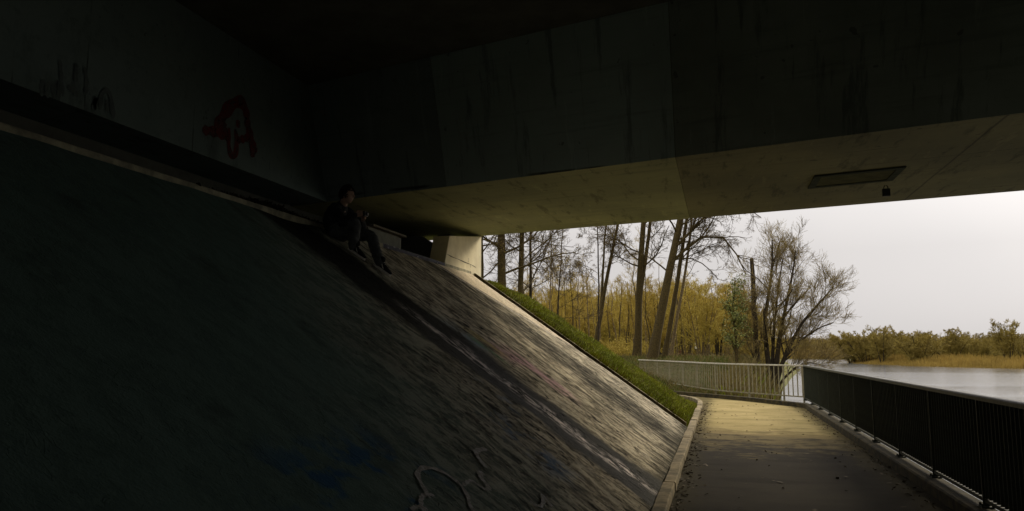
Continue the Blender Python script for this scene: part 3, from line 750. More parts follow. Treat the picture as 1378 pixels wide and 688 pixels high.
def tall_tree(root, base, top, r0, lv, mats, rng, side=None, fork=(), tmin=.35, buds=1, bough=(), dens=1., drop=.02):
    """root-relative trunk polyline from base to top continues above; crown of branches"""
    base, top = np.array(base, float), np.array(top, float)
    K = 12; t = np.linspace(0, 1, K)[:, None]
    P = base + (top - base) * t; P[1:, :2] += np.cumsum(rng.normal(size=(K - 1, 2)) * .045, 0)
    Rr = r0 * (1 - .82 * t[:, 0]); Rr[0] *= 1.25
    mb = MB(); mb.tubes(P, Rr, 9)
    lines = [(P[None], Rr[None])]
    for (tf, off, ln) in fork:      # forks: second stems
        k = int(tf * (K - 1)); q = P[k] + (np.array(off) * ln) * np.linspace(0, 1, 9)[:, None]; q[2:, :2] += np.cumsum(rng.normal(size=(7, 2)) * .04, 0)
        rf = Rr[k] * .72 * (1 - .8 * np.linspace(0, 1, 9)); mb.tubes(q, rf, 7); lines.append((q[None], rf[None]))
    mb.build('trunk', mats[0], root, smooth=True)
    mb = MB()
    for (Q, rq) in lines:
        n1 = max(5, int(lv[0] * dens * (1 if len(Q[0]) == K else .6)))
        A, ra = grow(Q, rq, n1, 58, .22, .30, 6, .06, .16, tmin, .98, rng, side=side)
        for bp, br in bough if Q is lines[0][0] else ():
            c = resample(curve(bp, 30), 6); A = np.concatenate([A, c[None]]); ra = np.concatenate([ra, np.linspace(br, br * .3, 6)[None]])
        mb.tubes(A, ra, 5, 0)
        B, rb = grow(A, ra, lv[1], 45, .5, .6, 5, drop, .2, .2, 1., rng, .35); mb.tubes(B, rb, 4, 0)
        C_, rc = grow(B, rb, lv[2], 42, .55, .6, 4, drop, .2, .2, 1., rng, .2); mb.tubes(C_, np.maximum(rc, .006), 3, 1)
        D, rd = grow(C_, rc, lv[3], 40, .6, .7, 3, 0, .2, .2, 1., rng, .12); mb.tubes(D, np.maximum(rd, .0045), 3, 1)
        if buds: cards(mb, D, buds, .017, 2, rng, .02)
    mb.build('crown', [mats[0], mats[1], M['bud']], root, smooth=False)

def tree_at(name, x, y, label, group=None):
    o = empty(name, (x, y, float(ground_h(x, y)) - .1)); return tag(o, label, 'tree', group)
TREES = [  # x, y, lean per metre (dx,dy), height, radius, label, forks, kwargs
    (-9.35, 30, .012, 14, .17, 'slim dark trunk directly beside the pale wing wall', (), dict(dens=.8)),
    (-8.47, 30, .0, 17, .26, 'thickest trunk behind the top of the grass bank', (), dict()),
    (-8.10, 31, .03, 16, .175, 'second thick trunk right of the thickest one behind the bank, leaning slightly', (), dict()),
    (-8.02, 33, .008, 14, .10, 'slender upright trunk between the thick bank trunks and the grey building', (), dict()),
    (-7.78, 36, .06, 10, .06, 'thin sapling standing in front of the grey building', (), dict(dens=.8)),
    (-6.75, 44, .01, 12, .075, 'thin upright stem just left of the leaning fork above the bank', (), dict(dens=.5)),
    (-7.32, 45, .215, 15, .165, 'leaning single trunk with a dark thin side stem above the lower bank', ((.22, (.06, 0, 1.), 9),), dict(dens=.5)),
    (-4.72, 45, .10, 17, .27, 'tall trunk forked into two stems, left of the leaning group', ((.22, (.15, .02, 1.), 11),), dict(dens=.7)),
    (-3.60, 42, .215, 18, .31, 'thickest leaning trunk of the group behind the pale railing', (), dict(side=(.5, 0, 0), dens=.9)),
    (-3.02, 43, .185, 16, .17, 'dark middle leaning trunk just right of the thickest one', (), dict(side=(.8, 0, 0), dens=.8)),
    (-2.75, 44, .165, 14, .115, 'pale slender trunk at the right of the leaning group', (), dict(side=(.8, 0, 0), dens=.8)),
]
for k, (x, y, ln, hh, r0, lab, fk, kw) in enumerate(TREES):
    rng = np.random.default_rng(40 + k)
    o = tree_at('bare_tree', x, y, lab, 'tall bare trees behind the railing')
    bo = ()
    if k == 8:   # the big drooping bough
        zb = o.location.z
        bo = (([(1.05, 0, 5.2), (1.9, .1, 6.0), (3.0, .1, 6.75), (3.9, .0, 6.6), (4.6, 0, 5.6), (5.0, .0, 4.6)], .09), ([(1.25, 0, 6.0), (2.2, -.2, 6.9), (3.2, -.3, 7.9), (4.4, -.3, 8.8), (5.5, -.4, 9.4)], .085),
              ([(1.6, 0, 7.6), (2.6, .3, 8.3), (3.8, .4, 8.6), (5.0, .3, 8.3), (5.9, .2, 7.6)], .07), ([(1.1, 0, 5.4), (2.0, .4, 5.6), (2.9, .6, 5.2), (3.6, .6, 4.4)], .05),
              ([(1.0, 0, 4.8), (.2, .1, 5.5), (-.6, 0, 5.9), (-1.3, 0, 5.6)], .05))
    tall_tree(o, (0, 0, 0), (ln * hh, 0, hh), r0 * .88, (24, 9, 7, 4) if r0 > .12 else (18, 8, 6, 3), (M['barkpale'] if k == 10 else M['bark'] if r0 > .14 else M['barkdark'], M['twig']), rng, fork=fk, tmin=.22 if k < 5 else .3, bough=bo, **kw)

# the willow by the water: many stems leaning out to the right
def willow():
    rng = np.random.default_rng(11)
    o = tree_at('willow_tree', 2.15, 36.5, 'wide bare willow with many stems leaning over the river bend'); zb = o.location.z
    stems = [([(-.5, 0, 0), (-.6, 0, 2.), (-.58, 0, 4.), (-.62, .05, 6.0)], .15, .75), ([(0, 0, 0), (-.1, 0, 1.6), (.0, .1, 3.4), (.35, .1, 5.2), (.5, .1, 6.9)], .14, .2),
             ([(.1, 0, 0), (.3, 0, 1.6), (.7, 0, 3.2), (1.1, 0, 4.8), (1.4, .1, 6.2)], .13, .2), ([(.15, 0, 0), (.6, -.1, 1.3), (1.4, -.2, 2.6), (2.3, -.2, 3.6), (3.2, -.1, 4.5)], .12, .2),
             ([(.1, 0, 0), (.5, .2, 1.1), (1.3, .4, 2.0), (2.2, .5, 2.6), (3.3, .6, 3.0)], .10, .2), ([(-.2, 0, 0), (-.6, .1, 1.2), (-1.0, .1, 2.2), (-1.3, 0, 3.2)], .07, .2),
             ([(.2, -.1, 0), (.9, -.4, .9), (1.8, -.7, 1.3), (2.6, -.8, 1.2)], .07, .2), ([(0, .1, 0), (.2, .2, 2.2), (.55, .3, 4.2), (.9, .4, 5.8)], .10, .2)]
    mb = MB(); S_, Rs = [], []
    for p, r0, tp in stems:
        p = [(a * .82 if a > 0 else a, b, c_) for a, b, c_ in p]
        c = resample(curve(p, 40), 9); c[2:] += np.cumsum(rng.normal(size=(7, 3)) * .035, 0); rr = r0 * np.linspace(1, tp if tp < .5 else .6, 9)
        mb.tubes(c, rr, 7); S_.append(c); Rs.append(rr)
    mb.build('trunk', M['barkdark'], o, smooth=True)
    P, Rr = np.array(S_), np.array(Rs)
    mb = MB()
    A, ra = grow(P[1:], Rr[1:], 10, 38, .40, .45, 7, .06, .13, .25, 1., rng, .5); mb.tubes(A, ra, 5, 0)
    A0, ra0 = grow(P[:1], Rr[:1], 5, 40, .22, .4, 6, .05, .16, .15, .7, rng, .3); mb.tubes(A0, ra0, 5, 0)
    A = np.concatenate([A, np.stack([resample(q, 7) for q in A0])]); ra = np.concatenate([ra, np.stack([np.interp(np.linspace(0, 1, 7), np.linspace(0, 1, 6), q) for q in ra0])])
    B, rb = grow(A, ra, 7, 38, .56, .5, 5, .08, .12, .15, 1., rng, .6); mb.tubes(B, rb, 4, 1)
    C_, rc = grow(B, rb, 6, 34, .66, .55, 4, .06, .12, .15, 1., rng, .4); mb.tubes(C_, np.maximum(rc, .0055), 3, 1)
    D, rd = grow(C_, rc, 3, 30, .7, .6, 3, .04, .12, .2, 1., rng, .3); mb.tubes(D, np.maximum(rd, .004), 3, 1)
    cards(mb, D, 1, .016, 2, rng, .02)
    mb.build('crown', [M['barkdark'], M['twigwillow'], M['bud']], o)
willow()

# ivy-clad young tree
def ivy_tree():
    rng = np.random.default_rng(3)
    o = tree_at('ivy_tree', .62, 35, 'small tree wrapped in green ivy behind the pale railing')
    mb = MB(); P = resample(curve([(0, 0, 0), (.05, 0, 1.5), (-.05, 0, 2.8), (.1, 0, 4.3)], 30), 9); mb.tubes(P, np.linspace(.09, .02, 9), 6); mb.build('trunk', M['bark'], o, smooth=True)
    mb = MB(); A, ra = grow(P[None], np.linspace(.08, .02, 9)[None], 14, 42, .28, .4, 5, .08, .2, .15, 1., rng, .25)
    mb.tubes(A, ra, 4, 0); B, rb = grow(A, ra, 5, 45, .5, .6, 4, .05, .25, .2, 1., rng, .12); mb.tubes(B, np.maximum(rb, .006), 3, 0)
    cards(mb, np.concatenate([B]), 20, .052, 1, rng, .10); cards(mb, P[None], 900, .052, 1, rng, .17)
    mb.build('crown', [M['bark'], M['ivy']], o)
ivy_tree()

# shrubby wood behind
def bush_mesh(seed, hh, wd, stems, lv, mats, budn=1, name='bush', budsize=.045, rmin=.007):
    rng = np.random.default_rng(seed); mb = MB(); S_, Rs = [], []
    for k in range(stems):
        a = rng.uniform(0, 6.28); q = rng.uniform(.1, 1) * wd
        c = resample(curve([(math.cos(a) * q * .15, math.sin(a) * q * .15, 0), (math.cos(a) * q * .45, math.sin(a) * q * .45, hh * .4), (math.cos(a) * q * .8, math.sin(a) * q * .8, hh * rng.uniform(.65, .9))], 20), 7)
        S_.append(c); Rs.append(np.linspace(.07, .02, 7) * hh / 6)
    P, Rr = np.array(S_), np.array(Rs)
    tr = MB(); tr.tubes(P, Rr, 5)
    A, ra = grow(P, Rr, lv[0], 42, .42, .6, 5, .05, .16, .15, 1., rng, .25); mb.tubes(A, ra, 4, 0)
    B, rb = grow(A, ra, lv[1], 40, .55, .6, 4, .05, .2, .15, 1., rng, .2); mb.tubes(B, np.maximum(rb, rmin), 3, 0)
    C_, rc = grow(B, rb, lv[2], 38, .62, .7, 3, .03, .22, .1, 1., rng, .2); mb.tubes(C_, np.maximum(rc, rmin), 3, 0)
    if budn: cards(mb, C_, budn, budsize, 1, rng, .05)
    H = np.percentile(C_[..., 2], 98.5) / 6.9
    for m_ in (tr, mb): m_.v = [q * np.array([1 if H > 1 else 1, 1, 1]) / H for q in m_.v]
    return tr, mb, mats
def bush(name, label, tr, mb, mats, loc, s_=1., rot=0., group=None, cat='tree', sz=1.):
    o = empty(name, loc); tag(o, label, cat, group); o.scale = (s_, s_, s_ * sz); o.rotation_euler = (0, 0, rot)
    tr.build('trunk', mats[0], o); mb.build('crown', [mats[1], mats[2]], o)
    return o
def copy_tree(o, label, loc, s_, rot, group=None, sz=1.):
    c = o.copy(); COL.objects.link(c); c.location = loc; c.scale = (s_, s_, s_ * sz); c.rotation_euler = (0, 0, rot); c['label'] = label
    if group: c['group'] = group
    for ch in o.children:
        d = ch.copy(); COL.objects.link(d); d.parent = c
    return c
wm = (M['barkpale'], M['twigolive'], M['bud'])
M['twigmid'] = simple('umber_twig', (.40, .29, .05), (.24, .17, .028), 2, .9)
wm2 = (M['barkdark'], M['twigmid'], M['twigolive'])
protos = []
GW = 'trees of the brown wood behind the railing'
LW = 'bare olive-brown tree within the dense wood behind the pale railing'
wood = []
rng = np.random.default_rng(21)
for k in range(46):
    y = rng.uniform(54, 84); ang = rng.uniform(-.262, .055) if k > 5 else rng.uniform(-.2, .02); x = y * ang
    if x > np.interp(y, SH_Y, SH_X) - 3.2: x = np.interp(y, SH_Y, SH_X) - 3.2 - rng.uniform(0, 2)
    if abs(x - (-1.73)) < 2.2 and y < 61: y += 10
    wood.append((x, y))
for k in range(10): wood.append((rng.uniform(-1.5, 3.2), rng.uniform(48, 58)))
for k, (x, y) in enumerate(wood):
    tgt = 1030 / y   # px per metre
    angpx = 970 + 1030 * x / y
    toppx = np.interp(angpx, [700, 770, 830, 900, 960, 1000, 1050, 1100], [392, 400, 402, 385, 372, 410, 432, 448]) + rng.uniform(-8, 22)
    ztop = 1.56 + (472 - toppx) / tgt * 1.02; z0 = float(ground_h(x, y)) - .15
    s_ = max(.35, (ztop - z0) / 6.9)
    if k < 5:
        protos.append(bush('wood_tree', LW, *bush_mesh(60 + k, 6., 2.6 if k % 2 else 2.0, 5 + k % 3, (9, 8, 7), (wm, wm2)[k % 2], 1, budsize=.03), (x, y, z0), s_, rng.uniform(0, 6), GW))
    else: copy_tree(protos[k % 5], LW, (x, y, z0), s_, rng.uniform(0, 6), GW)
# slender poles standing in front of and between the wood's bushes
mb = MB(); n = 120
x = rng.uniform(-16, 3, n); y = rng.uniform(48, 82, n); x = np.minimum(x * y / 60, np.interp(y, SH_Y, SH_X) - 3); z0 = ground_h(x, y) - .1
hh = rng.uniform(4., 8.5, n) * np.where(x > -2, .7, 1.); ln = rng.normal(0, .07, n)
u = np.linspace(0, 1, 7)
P = np.stack([np.stack([x + ln * hh * q + rng.normal(0, .06, n), y, z0 + hh * q], 1) for q in u], 1); T_ = rng.uniform(.035, .085, n)[:, None] * (1 - .8 * u)[None]
pm = rng.random(n) < .45
for k, mm in enumerate((pm, ~pm)):
    mb.tubes(P[mm], T_[mm], 5, k)
    A, ra = grow(P[mm], T_[mm], 12, 42, .22, .45, 5, .07, .14, .3, 1., rng, .2); mb.tubes(A, np.maximum(ra, .006), 4, 2)
    B, rb = grow(A, ra, 6, 38, .55, .6, 4, .05, .16, .15, 1., rng, .3); mb.tubes(B, np.maximum(rb, .006), 3, 2)
    C_, rc = grow(B, rb, 4, 36, .6, .7, 3, .03, .16, .15, 1., rng, .2); mb.tubes(C_, np.maximum(rc, .005), 3, 2)
tag(mb.build('saplings', [M['barkpale'], M['bark'], M['twigmid']]), 'thicket of slender bare saplings among the brown wood', 'thicket', kind='stuff')
# the far mass of the wood
mb = MB(); n = 3000
x = rng.uniform(-34, 4, n); y = rng.uniform(84, 125, n); x = np.minimum(x, np.interp(y, SH_Y, SH_X) - 4)
z0 = ground_h(x, y); hh = rng.uniform(2.5, 8.2, n) * np.where(x > -2, .62, 1.)
P = np.stack([np.stack([x, y, z0], 1), np.stack([x + rng.normal(0, .4, n), y + rng.normal(0, .3, n), z0 + hh * .55], 1), np.stack([x + rng.normal(0, 1., n), y, z0 + hh], 1)], 1)
for j in range(3):
    mm = np.arange(n) % 3 == j; T_ = np.tile([.075, .05, .012], (mm.sum(), 1)); mb.tubes(P[mm], T_, 3, (0, 2, 3)[j])
    A, ra = grow(P[mm], T_, 9, 34, .34, .5, 4, .05, .16, .2, 1., rng, .3); mb.tubes(A, np.maximum(ra, .010), 3, (0, 2, 0)[j])
    B_, rb_ = grow(A, ra, 3, 34, .5, .6, 3, .05, .16, .2, 1., rng, .3); mb.tubes(B_, np.maximum(rb_, .008), 3, (0, 2, 0)[j])
cards(mb, A, 2, .06, 1, rng, .12)
tag(mb.build('woodland', [M['twigolive'], M['bud'], M['twigmid'], M['barkpale']]), 'dense brown wood far behind the tall trunks', 'wood', kind='stuff')
# undergrowth at the foot of the wood and behind the willow
mb = MB(); n = 2600
x = rng.uniform(-26, 5.5, n); y = rng.uniform(45, 62, n); x = np.minimum(x, np.interp(y, SH_Y, SH_X) - 1.2)
keep = ~((np.abs(x + 2.) < 2.8) & (y < 60)); x, y = x[keep], y[keep]; n = len(x)
hh = rng.uniform(.5, 1.8, n) * np.where(x > 0, 1.0, .7); z0 = ground_h(x, y)
P = np.stack([np.stack([x, y, z0 - .05], 1), np.stack([x + rng.normal(0, .2, n), y, z0 + hh * .6], 1), np.stack([x + rng.normal(0, .45, n), y + rng.normal(0, .2, n), z0 + hh], 1)], 1)
mb.tubes(P, np.tile([.014, .01, .004], (n, 1)), 3, 0); A, ra = grow(P, np.tile([.014, .01, .004], (n, 1)), 5, 40, .4, .6, 3, .02, .2, .2, 1., rng, .2); mb.tubes(A, np.maximum(ra, .006), 3, 0)
cards(mb, A, 3, .05, 1, rng, .06)
tag(mb.build('undergrowth', [M['twigmid'], M['twigolive']]), 'brown undergrowth at the foot of the wood', 'undergrowth', kind='stuff')

# grass on the bank, the verge and the park
def blades(mb, x, y, hgt, wid, mat, rng, lean=.5, zo=0., zf=ground_h):
    n = len(x); z = zf(x, y) - .01 + zo; a = rng.uniform(0, 6.28, n); h_ = hgt * rng.uniform(.5, 1.3, n); b = rng.uniform(0, 6.28, n); l = h_ * lean * rng.uniform(.2, 1., n)
    w_ = wid * rng.uniform(.7, 1.3, n)
    dx, dy = np.cos(a) * w_, np.sin(a) * w_
    v = np.stack([np.stack([x - dx, y - dy, z], 1), np.stack([x + dx, y + dy, z], 1), np.stack([x + np.cos(b) * l * .4 + dx * .7, y + np.sin(b) * l * .4 + dy * .7, z + h_ * .6], 1),
                  np.stack([x + np.cos(b) * l, y + np.sin(b) * l, z + h_], 1)], 1).reshape(-1, 3)
    i = np.arange(n) * 4
    mb.add(v, None, np.concatenate([np.stack([i, i + 1, i + 2], 1), np.stack([i, i + 2, i + 3], 1)]), mat=mat)
rng = np.random.default_rng(9)
mb = MB(); n = 230000
x = rng.uniform(-6.2, -.7, n); y = rng.uniform(15.7, 25.5, n)
inn = np.interp(y, inner[:, 1], inner[:, 0]) - .14
dn = hsh(x, y, 2.2) + rng.normal(0, .6, n)
k = (x < inn) & (dn > -.9); x, y, dn = x[k], y[k], dn[k]
blades(mb, x, y, .055 + .022 * np.clip(dn, 0, 2), .0045, 0, rng, 1.1)
k = rng.random(len(x)) < .08; blades(mb, x[k], y[k], .09, .004, 1, rng, .8)
n = 5200; x = rng.uniform(-5.4, -.75, n); y = 15.69 + np.abs(rng.normal(0, .06, n)); k = hsh(x, y * 0, 2.6) + rng.normal(0, .5, n) > -.2; x, y = x[k], y[k]
blades(mb, x, y, .13, .005, 0, rng, 1.2); k = rng.random(len(x)) < .2; blades(mb, x[k], y[k], .16, .005, 1, rng, 1.1)
tag(mb.build('grass', [M['grass1'], M['grass2']]), 'green grass on the bank beside the slope', 'grass', kind='stuff')
mb = MB(); n = 46000
x = rng.uniform(-9, 2.2, n); y = rng.uniform(24.6, 46, n)
oy = np.interp(x, outer[::-1, 0][::1], outer[::-1, 1]); fx = np.array(FENCE2)
k = (y > oy + .2) & (x < np.interp(y, SH_Y, SH_X) - .05) & (bank_h(x, y) < .05); x, y = x[k], y[k]
blades(mb, x, y, .16, .008, 0, rng, .8)
d = np.abs(y - np.interp(x, fx[::-1, 0], fx[::-1, 1]))
k = (rng.random(len(x)) < .25 * np.exp(-d / 1.2)); blades(mb, x[k], y[k], .28, .007, 1, rng, .8)
k = (rng.random(len(x)) < .10); blades(mb, x[k], y[k], .30, .009, 1, rng, .8)
tag(mb.build('grass', [M['grass3'], M['grass2']]), 'rough grass and dry weeds behind the pale railing', 'grass', kind='stuff')
# dry weeds at the water side of the bend
mb = MB(); n = 5200; x = rng.uniform(-.6, 3.4, n); y = rng.uniform(25.6, 36, n); k = (np.abs(x - np.interp(y, SH_Y, SH_X) + .75) < .8) & (y > np.interp(x, np.array(FENCE2)[::-1, 0], np.array(FENCE2)[::-1, 1]) + .35); x, y = x[k], y[k]
blades(mb, x, y, .75, .011, 0, rng, .5); k = rng.random(len(x)) < .5; blades(mb, x[k], y[k], .5, .009, 1, rng, .7)
tag(mb.build('dry_weeds', [M['grass2'], M['grass1']]), 'tall dry weeds along the water behind the bend of the railing', 'weeds', kind='stuff')

# far bank: reeds and separate trees
mb = MB(); n = 60000
y = rng.uniform(98, 180, n); tip = np.interp(y, [60, 95, 112, 127, 142, 163, 200, 250], [300, 120, 60, 41, 33.5, 28.5, 30, 36])
x = tip - 3. + np.abs(rng.normal(0, 8., n)); hgt = 1.15 + .45 * hsh(x, y, .25)
blades(mb, x, y, hgt, .035, 0, rng, .18)
n = 16000; x = rng.uniform(2, 75, n); y = rng.uniform(254, 262, n); blades(mb, x, y, 2.0, .06, 0, rng, .2)
tag(mb.build('reeds', [M['reed']]), 'golden reed bed along the far bank of the river', 'reeds', kind='stuff')
fm = (M['barkdark'], simple('far_twig', (.30, .23, .05), (.19, .145, .032), .3, .9), simple('far_bud', (.24, .17, .045), (.15, .11, .03), .4, .9))
fbp = [bush_mesh(80 + k, 6., w_, st_, (12, 9, 6), fm, 0, rmin=.018) for k, (w_, st_) in enumerate(((5.2, 10), (6.2, 12), (3.6, 7)))]
fmd = (M['barkdark'], M['twig'], M['bud'])
FT = [  # photo x, distance, top px, proto, label, flat
    (1167, 168, 445, 0, 'low dark bush at the left end of the reedy far bank', 1.0), (1187, 158, 441, 2, 'spiky bare bush over the water, first tall one on the far bank', 1.),
    (1206, 175, 448, 1, 'rounded olive bush between the spiky bush and the twin crowns', .9), (1222, 165, 446, 0, 'left half of the twin olive crowns on the far bank', 1.),
    (1236, 150, 450, 1, 'low bush leaning over the reeds near the water on the far bank', .8), (1252, 180, 455, 0, 'small gap-filling bush between the twin crowns and the dome tree', .9),
    (1280, 160, 444, 1, 'dome shaped tree in the middle of the far bank', 1.), (1304, 170, 458, 0, 'low olive bush just right of the dome shaped tree', .9),
    (1322, 158, 457, 1, 'level-topped hedge-like bush before the tall bare far tree', .8), (1340, 165, 456, 0, 'olive bush under the left side of the tall bare far tree', .9),
    (1357, 138, 433, 2, 'tallest bare tree on the far bank at the picture edge', 1.), (1380, 150, 450, 1, 'bush beyond the tallest bare far tree', 1.), (1146, 262, 459, 1, 'low brown bush far upstream behind the willow', .9)]
for k in range(12):
    FT.append((1150 + k * 19 + (k * 37) % 11, 172 + (k * 53) % 38, 449 + (k * 29) % 9, (0, 1, 0, 2)[k % 4], 'olive-brown bush in the second row of the far bank', .9))
fbo = {}
rng = np.random.default_rng(17)
for (px, Yd, tp, k, lab, sz) in FT:
    d_ = on_plane(px, 472, (0, 1, 0), Yd); x = d_[0]; z0 = float(ground_h(x, Yd)) - .1
    zt = on_plane(px, tp, (0, 1, 0), Yd)[2]; s_ = (zt - z0) / 6.9 / sz
    if k not in fbo: fbo[k] = bush('far_tree', lab, *fbp[k], (x, Yd, z0), s_, rng.uniform(0, 6), 'trees on the far bank', 'tree', sz)
    else: copy_tree(fbo[k], lab, (x, Yd, z0), s_, rng.uniform(0, 6), 'trees on the far bank', sz)
# far bank wood as a mass behind them
mb = MB(); n = 5200
y = rng.uniform(178, 270, n); x = rng.uniform(30, 130, n) * (y / 200); k = rng.random(n) < .22; x[k] = rng.uniform(0, 60, k.sum()); y[k] = rng.uniform(262, 300, k.sum())
z0 = ground_h(x, y); hh = rng.uniform(1.8, 4.2, n) * (y / 200)
P = np.stack([np.stack([x, y, z0], 1), np.stack([x + rng.normal(0, .5, n), y, z0 + hh * .6], 1), np.stack([x + rng.normal(0, 1.1, n), y, z0 + hh], 1)], 1)
mb.tubes(P, np.tile([.09, .07, .03], (n, 1)), 3, 0); A, ra = grow(P, np.tile([.09, .07, .03], (n, 1)), 7, 40, .38, .6, 3, .03, .2, .15, 1., rng, .8); mb.tubes(A, np.maximum(ra, .03), 3, 0)
cards(mb, A, 3, .22, 1, rng, .3)
tag(mb.build('woodland', [fm[1], fm[2]]), 'low brown wood behind the reeds on the far bank', 'wood', kind='stuff')

# ------------------------------------------------------------------ small things in the park
# grey building
bx, by = -19.2, 96.
bo = empty('building', (bx, by, 1.5)); tag(bo, 'grey flat roofed building half hidden by trees above the bank', 'building')
mb = MB(); mb.box(-1.9, 1.35, 0, 14, -1, 7.3); mb.build('wall', simple('grey_render', (.20, .19, .18), (.15, .14, .135), 1.), bo)
mb = MB(); mb.box(-2.0, 1.45, -.1, 14.1, 7.303, 7.7); mb.build('roof', simple('mossy_roof', (.20, .17, .07), (.13, .11, .05), 1.), bo)
fr = M['rail']; gl = simple('window_glass', (.05, .055, .06), (.03, .03, .035), 2, .1, .02, .001, 0., .6)
for wx in (-1.3, -.3, .7):
    for wz in (2.6, 5.0):
        mb = MB(); x0, x1, z0, z1 = wx - .3, wx + .3, wz, wz + 1.3
        for b in ((x0, x1, z0, z0 + .07), (x0, x1, z1 - .07, z1), (x0, x0 + .06, z0 + .072, z1 - .072), (x1 - .06, x1, z0 + .072, z1 - .072)): mb.box(b[0], b[1], -.05, -.003, b[2], b[3])
        f_ = mb.build('window', fr, bo); mb = MB(); mb.box(x0 + .062, x1 - .062, -.02, -.004, z0 + .072, z1 - .072); mb.build('pane', gl, f_)
# sign post
so_ = empty('sign_post', (-1.75, 60, float(ground_h(-1.75, 60)))); tag(so_, 'slim post with a pale notice box in the park', 'sign')
mb = MB(); mb.tubes([(0, 0, -.2), (0, 0, 1.62)], [.05, .04], 8, cap=True); mb.build('pole', M['barkpale'], so_)
mb = MB(); mb.box(-.14, .06, -.10, -.045, .55, 1.0); bevel(mb.build('notice_box', simple('pale_sign', (.62, .58, .42), (.5, .46, .33), 6), so_), .01)
# log pile
z0 = float(ground_h(-2.75, 58))
for k, (dx, dz, ang, r0, ln) in enumerate(((-.2, .13, .5, .13, .9), (.12, .13, -.2, .13, .8), (-.03, .36, .2, .12, .8))):
    mb = MB(); d_ = np.array([math.sin(ang), math.cos(ang), 0]); p = np.array([-2.75 + dx, 58, z0 + dz - .02]); mb.tubes([p - d_ * ln / 2, p - d_ * ln * .1, p + d_ * ln / 2], [r0, r0 * .96, r0 * .9], 10, cap=True)
    tag(mb.build('log', simple('red_brown_log', (.22, .11, .05), (.12, .06, .03), 6)), ('left log at the bottom of the small pile in the park', 'right log at the bottom of the small pile in the park', 'log on top of the small pile in the park')[k], 'log', 'log pile in the park')
# stones and a stump on the crest of the bank
def rock(name, label, loc, r0, mat, seed, flat=.6, cat='stone', group=None):
    rg = np.random.default_rng(seed); import bmesh
    bm = bmesh.new(); bmesh.ops.create_icosphere(bm, subdivisions=3, radius=r0)
    ph = rg.uniform(0, 6, 6)
    for v in bm.verts:
        c = v.co / r0; v.co *= 1 + .16 * math.sin(c.x * 3 + ph[0]) * math.sin(c.y * 3.3 + ph[1]) + .10 * math.sin(c.z * 5 + ph[2] + c.x * 4); v.co.z *= flat
    me = bpy.data.meshes.new(name); bm.to_mesh(me); bm.free(); me.materials.append(mat)
    for p in me.polygons: p.use_smooth = True
    o = link(bpy.data.objects.new(name, me)); o.location = loc; return tag(o, label, cat, group)
stone = simple('pale_stone', (.48, .44, .28), (.3, .27, .17), 8)
for k, (px, py, Yd, r0, lab) in enumerate(((859, 488, 24.6, .16, 'larger pale stone at the left end of the pale railing, on the bank crest'), (872, 497, 24.2, .10, 'smaller pale stone just below the larger one on the bank crest'))):
    p = on_plane(px, py, (0, 1, 0), Yd); z = float(ground_h(p[0], Yd)); rock('stone', lab, (p[0], Yd, z + .05), r0, stone, k, .6, 'stone', 'pale stones on the grass bank')
p = on_plane(843, 476, (0, 1, 0), 23.4); z = float(ground_h(p[0], 23.4))
st_ = empty('tree_stump', (p[0], 23.4, z)); tag(st_, 'small dark tree stump with a pale cut on the crest of the grass bank', 'tree stump')
mb = MB(); mb.tubes([(0, 0, -.1), (0, 0, .05), (.02, 0, .22)], [.12, .085, .075], 10, cap=True); mb.build('trunk', M['barkdark'], st_, smooth=False)
mb = MB(); mb.tubes([(.035, -.055, .05), (.05, -.075, .15)], [.035, .04], 8, cap=True); mb.build('cut_face', simple('pale_cut_wood', (.6, .5, .38), (.45, .37, .27), 8), st_)

# ------------------------------------------------------------------ the seated person
def fuse(parts, voxel, name, mat, root, smooth=3, crease=0., seed=0):
    """one continuous surface from overlapping closed pieces"""
    mb = MB()
    for v, q, t in parts: mb.add(v, q, t)
    tmp = mb.build('fuse_source', mat)
    m = tmp.modifiers.new('r', 'REMESH'); m.mode = 'VOXEL'; m.voxel_size = voxel
    if smooth: m2 = tmp.modifiers.new('s', 'SMOOTH'); m2.iterations = smooth; m2.factor = .5
    dg = bpy.context.evaluated_depsgraph_get(); dg.update()
    me = bpy.data.meshes.new_from_object(tmp.evaluated_get(dg)); me.name = name
    old = tmp.data; bpy.data.objects.remove(tmp); bpy.data.meshes.remove(old)
    if crease:
        n = len(me.vertices); co_ = np.empty(n * 3); me.vertices.foreach_get('co', co_); no = np.empty(n * 3); me.vertices.foreach_get('normal', no)
        c, nn = co_.reshape(-1, 3), no.reshape(-1, 3)
        wv = np.sin(c[:, 2] * 62 + 5 * np.sin(c[:, 0] * 13 + seed) + 4 * np.sin(c[:, 1] * 17)) * .6 + np.sin(c[:, 0] * 55 + 4 * np.sin(c[:, 2] * 19 + seed)) * .5
        c = c + nn * (wv * crease)[:, None]; me.vertices.foreach_set('co', c.ravel())
    me.polygons.foreach_set('use_smooth', np.full(len(me.polygons), True))
    if not me.materials: me.materials.append(mat)
    me.update()
    o = link(bpy.data.objects.new(name, me), root); o.location = -root.location
    return o
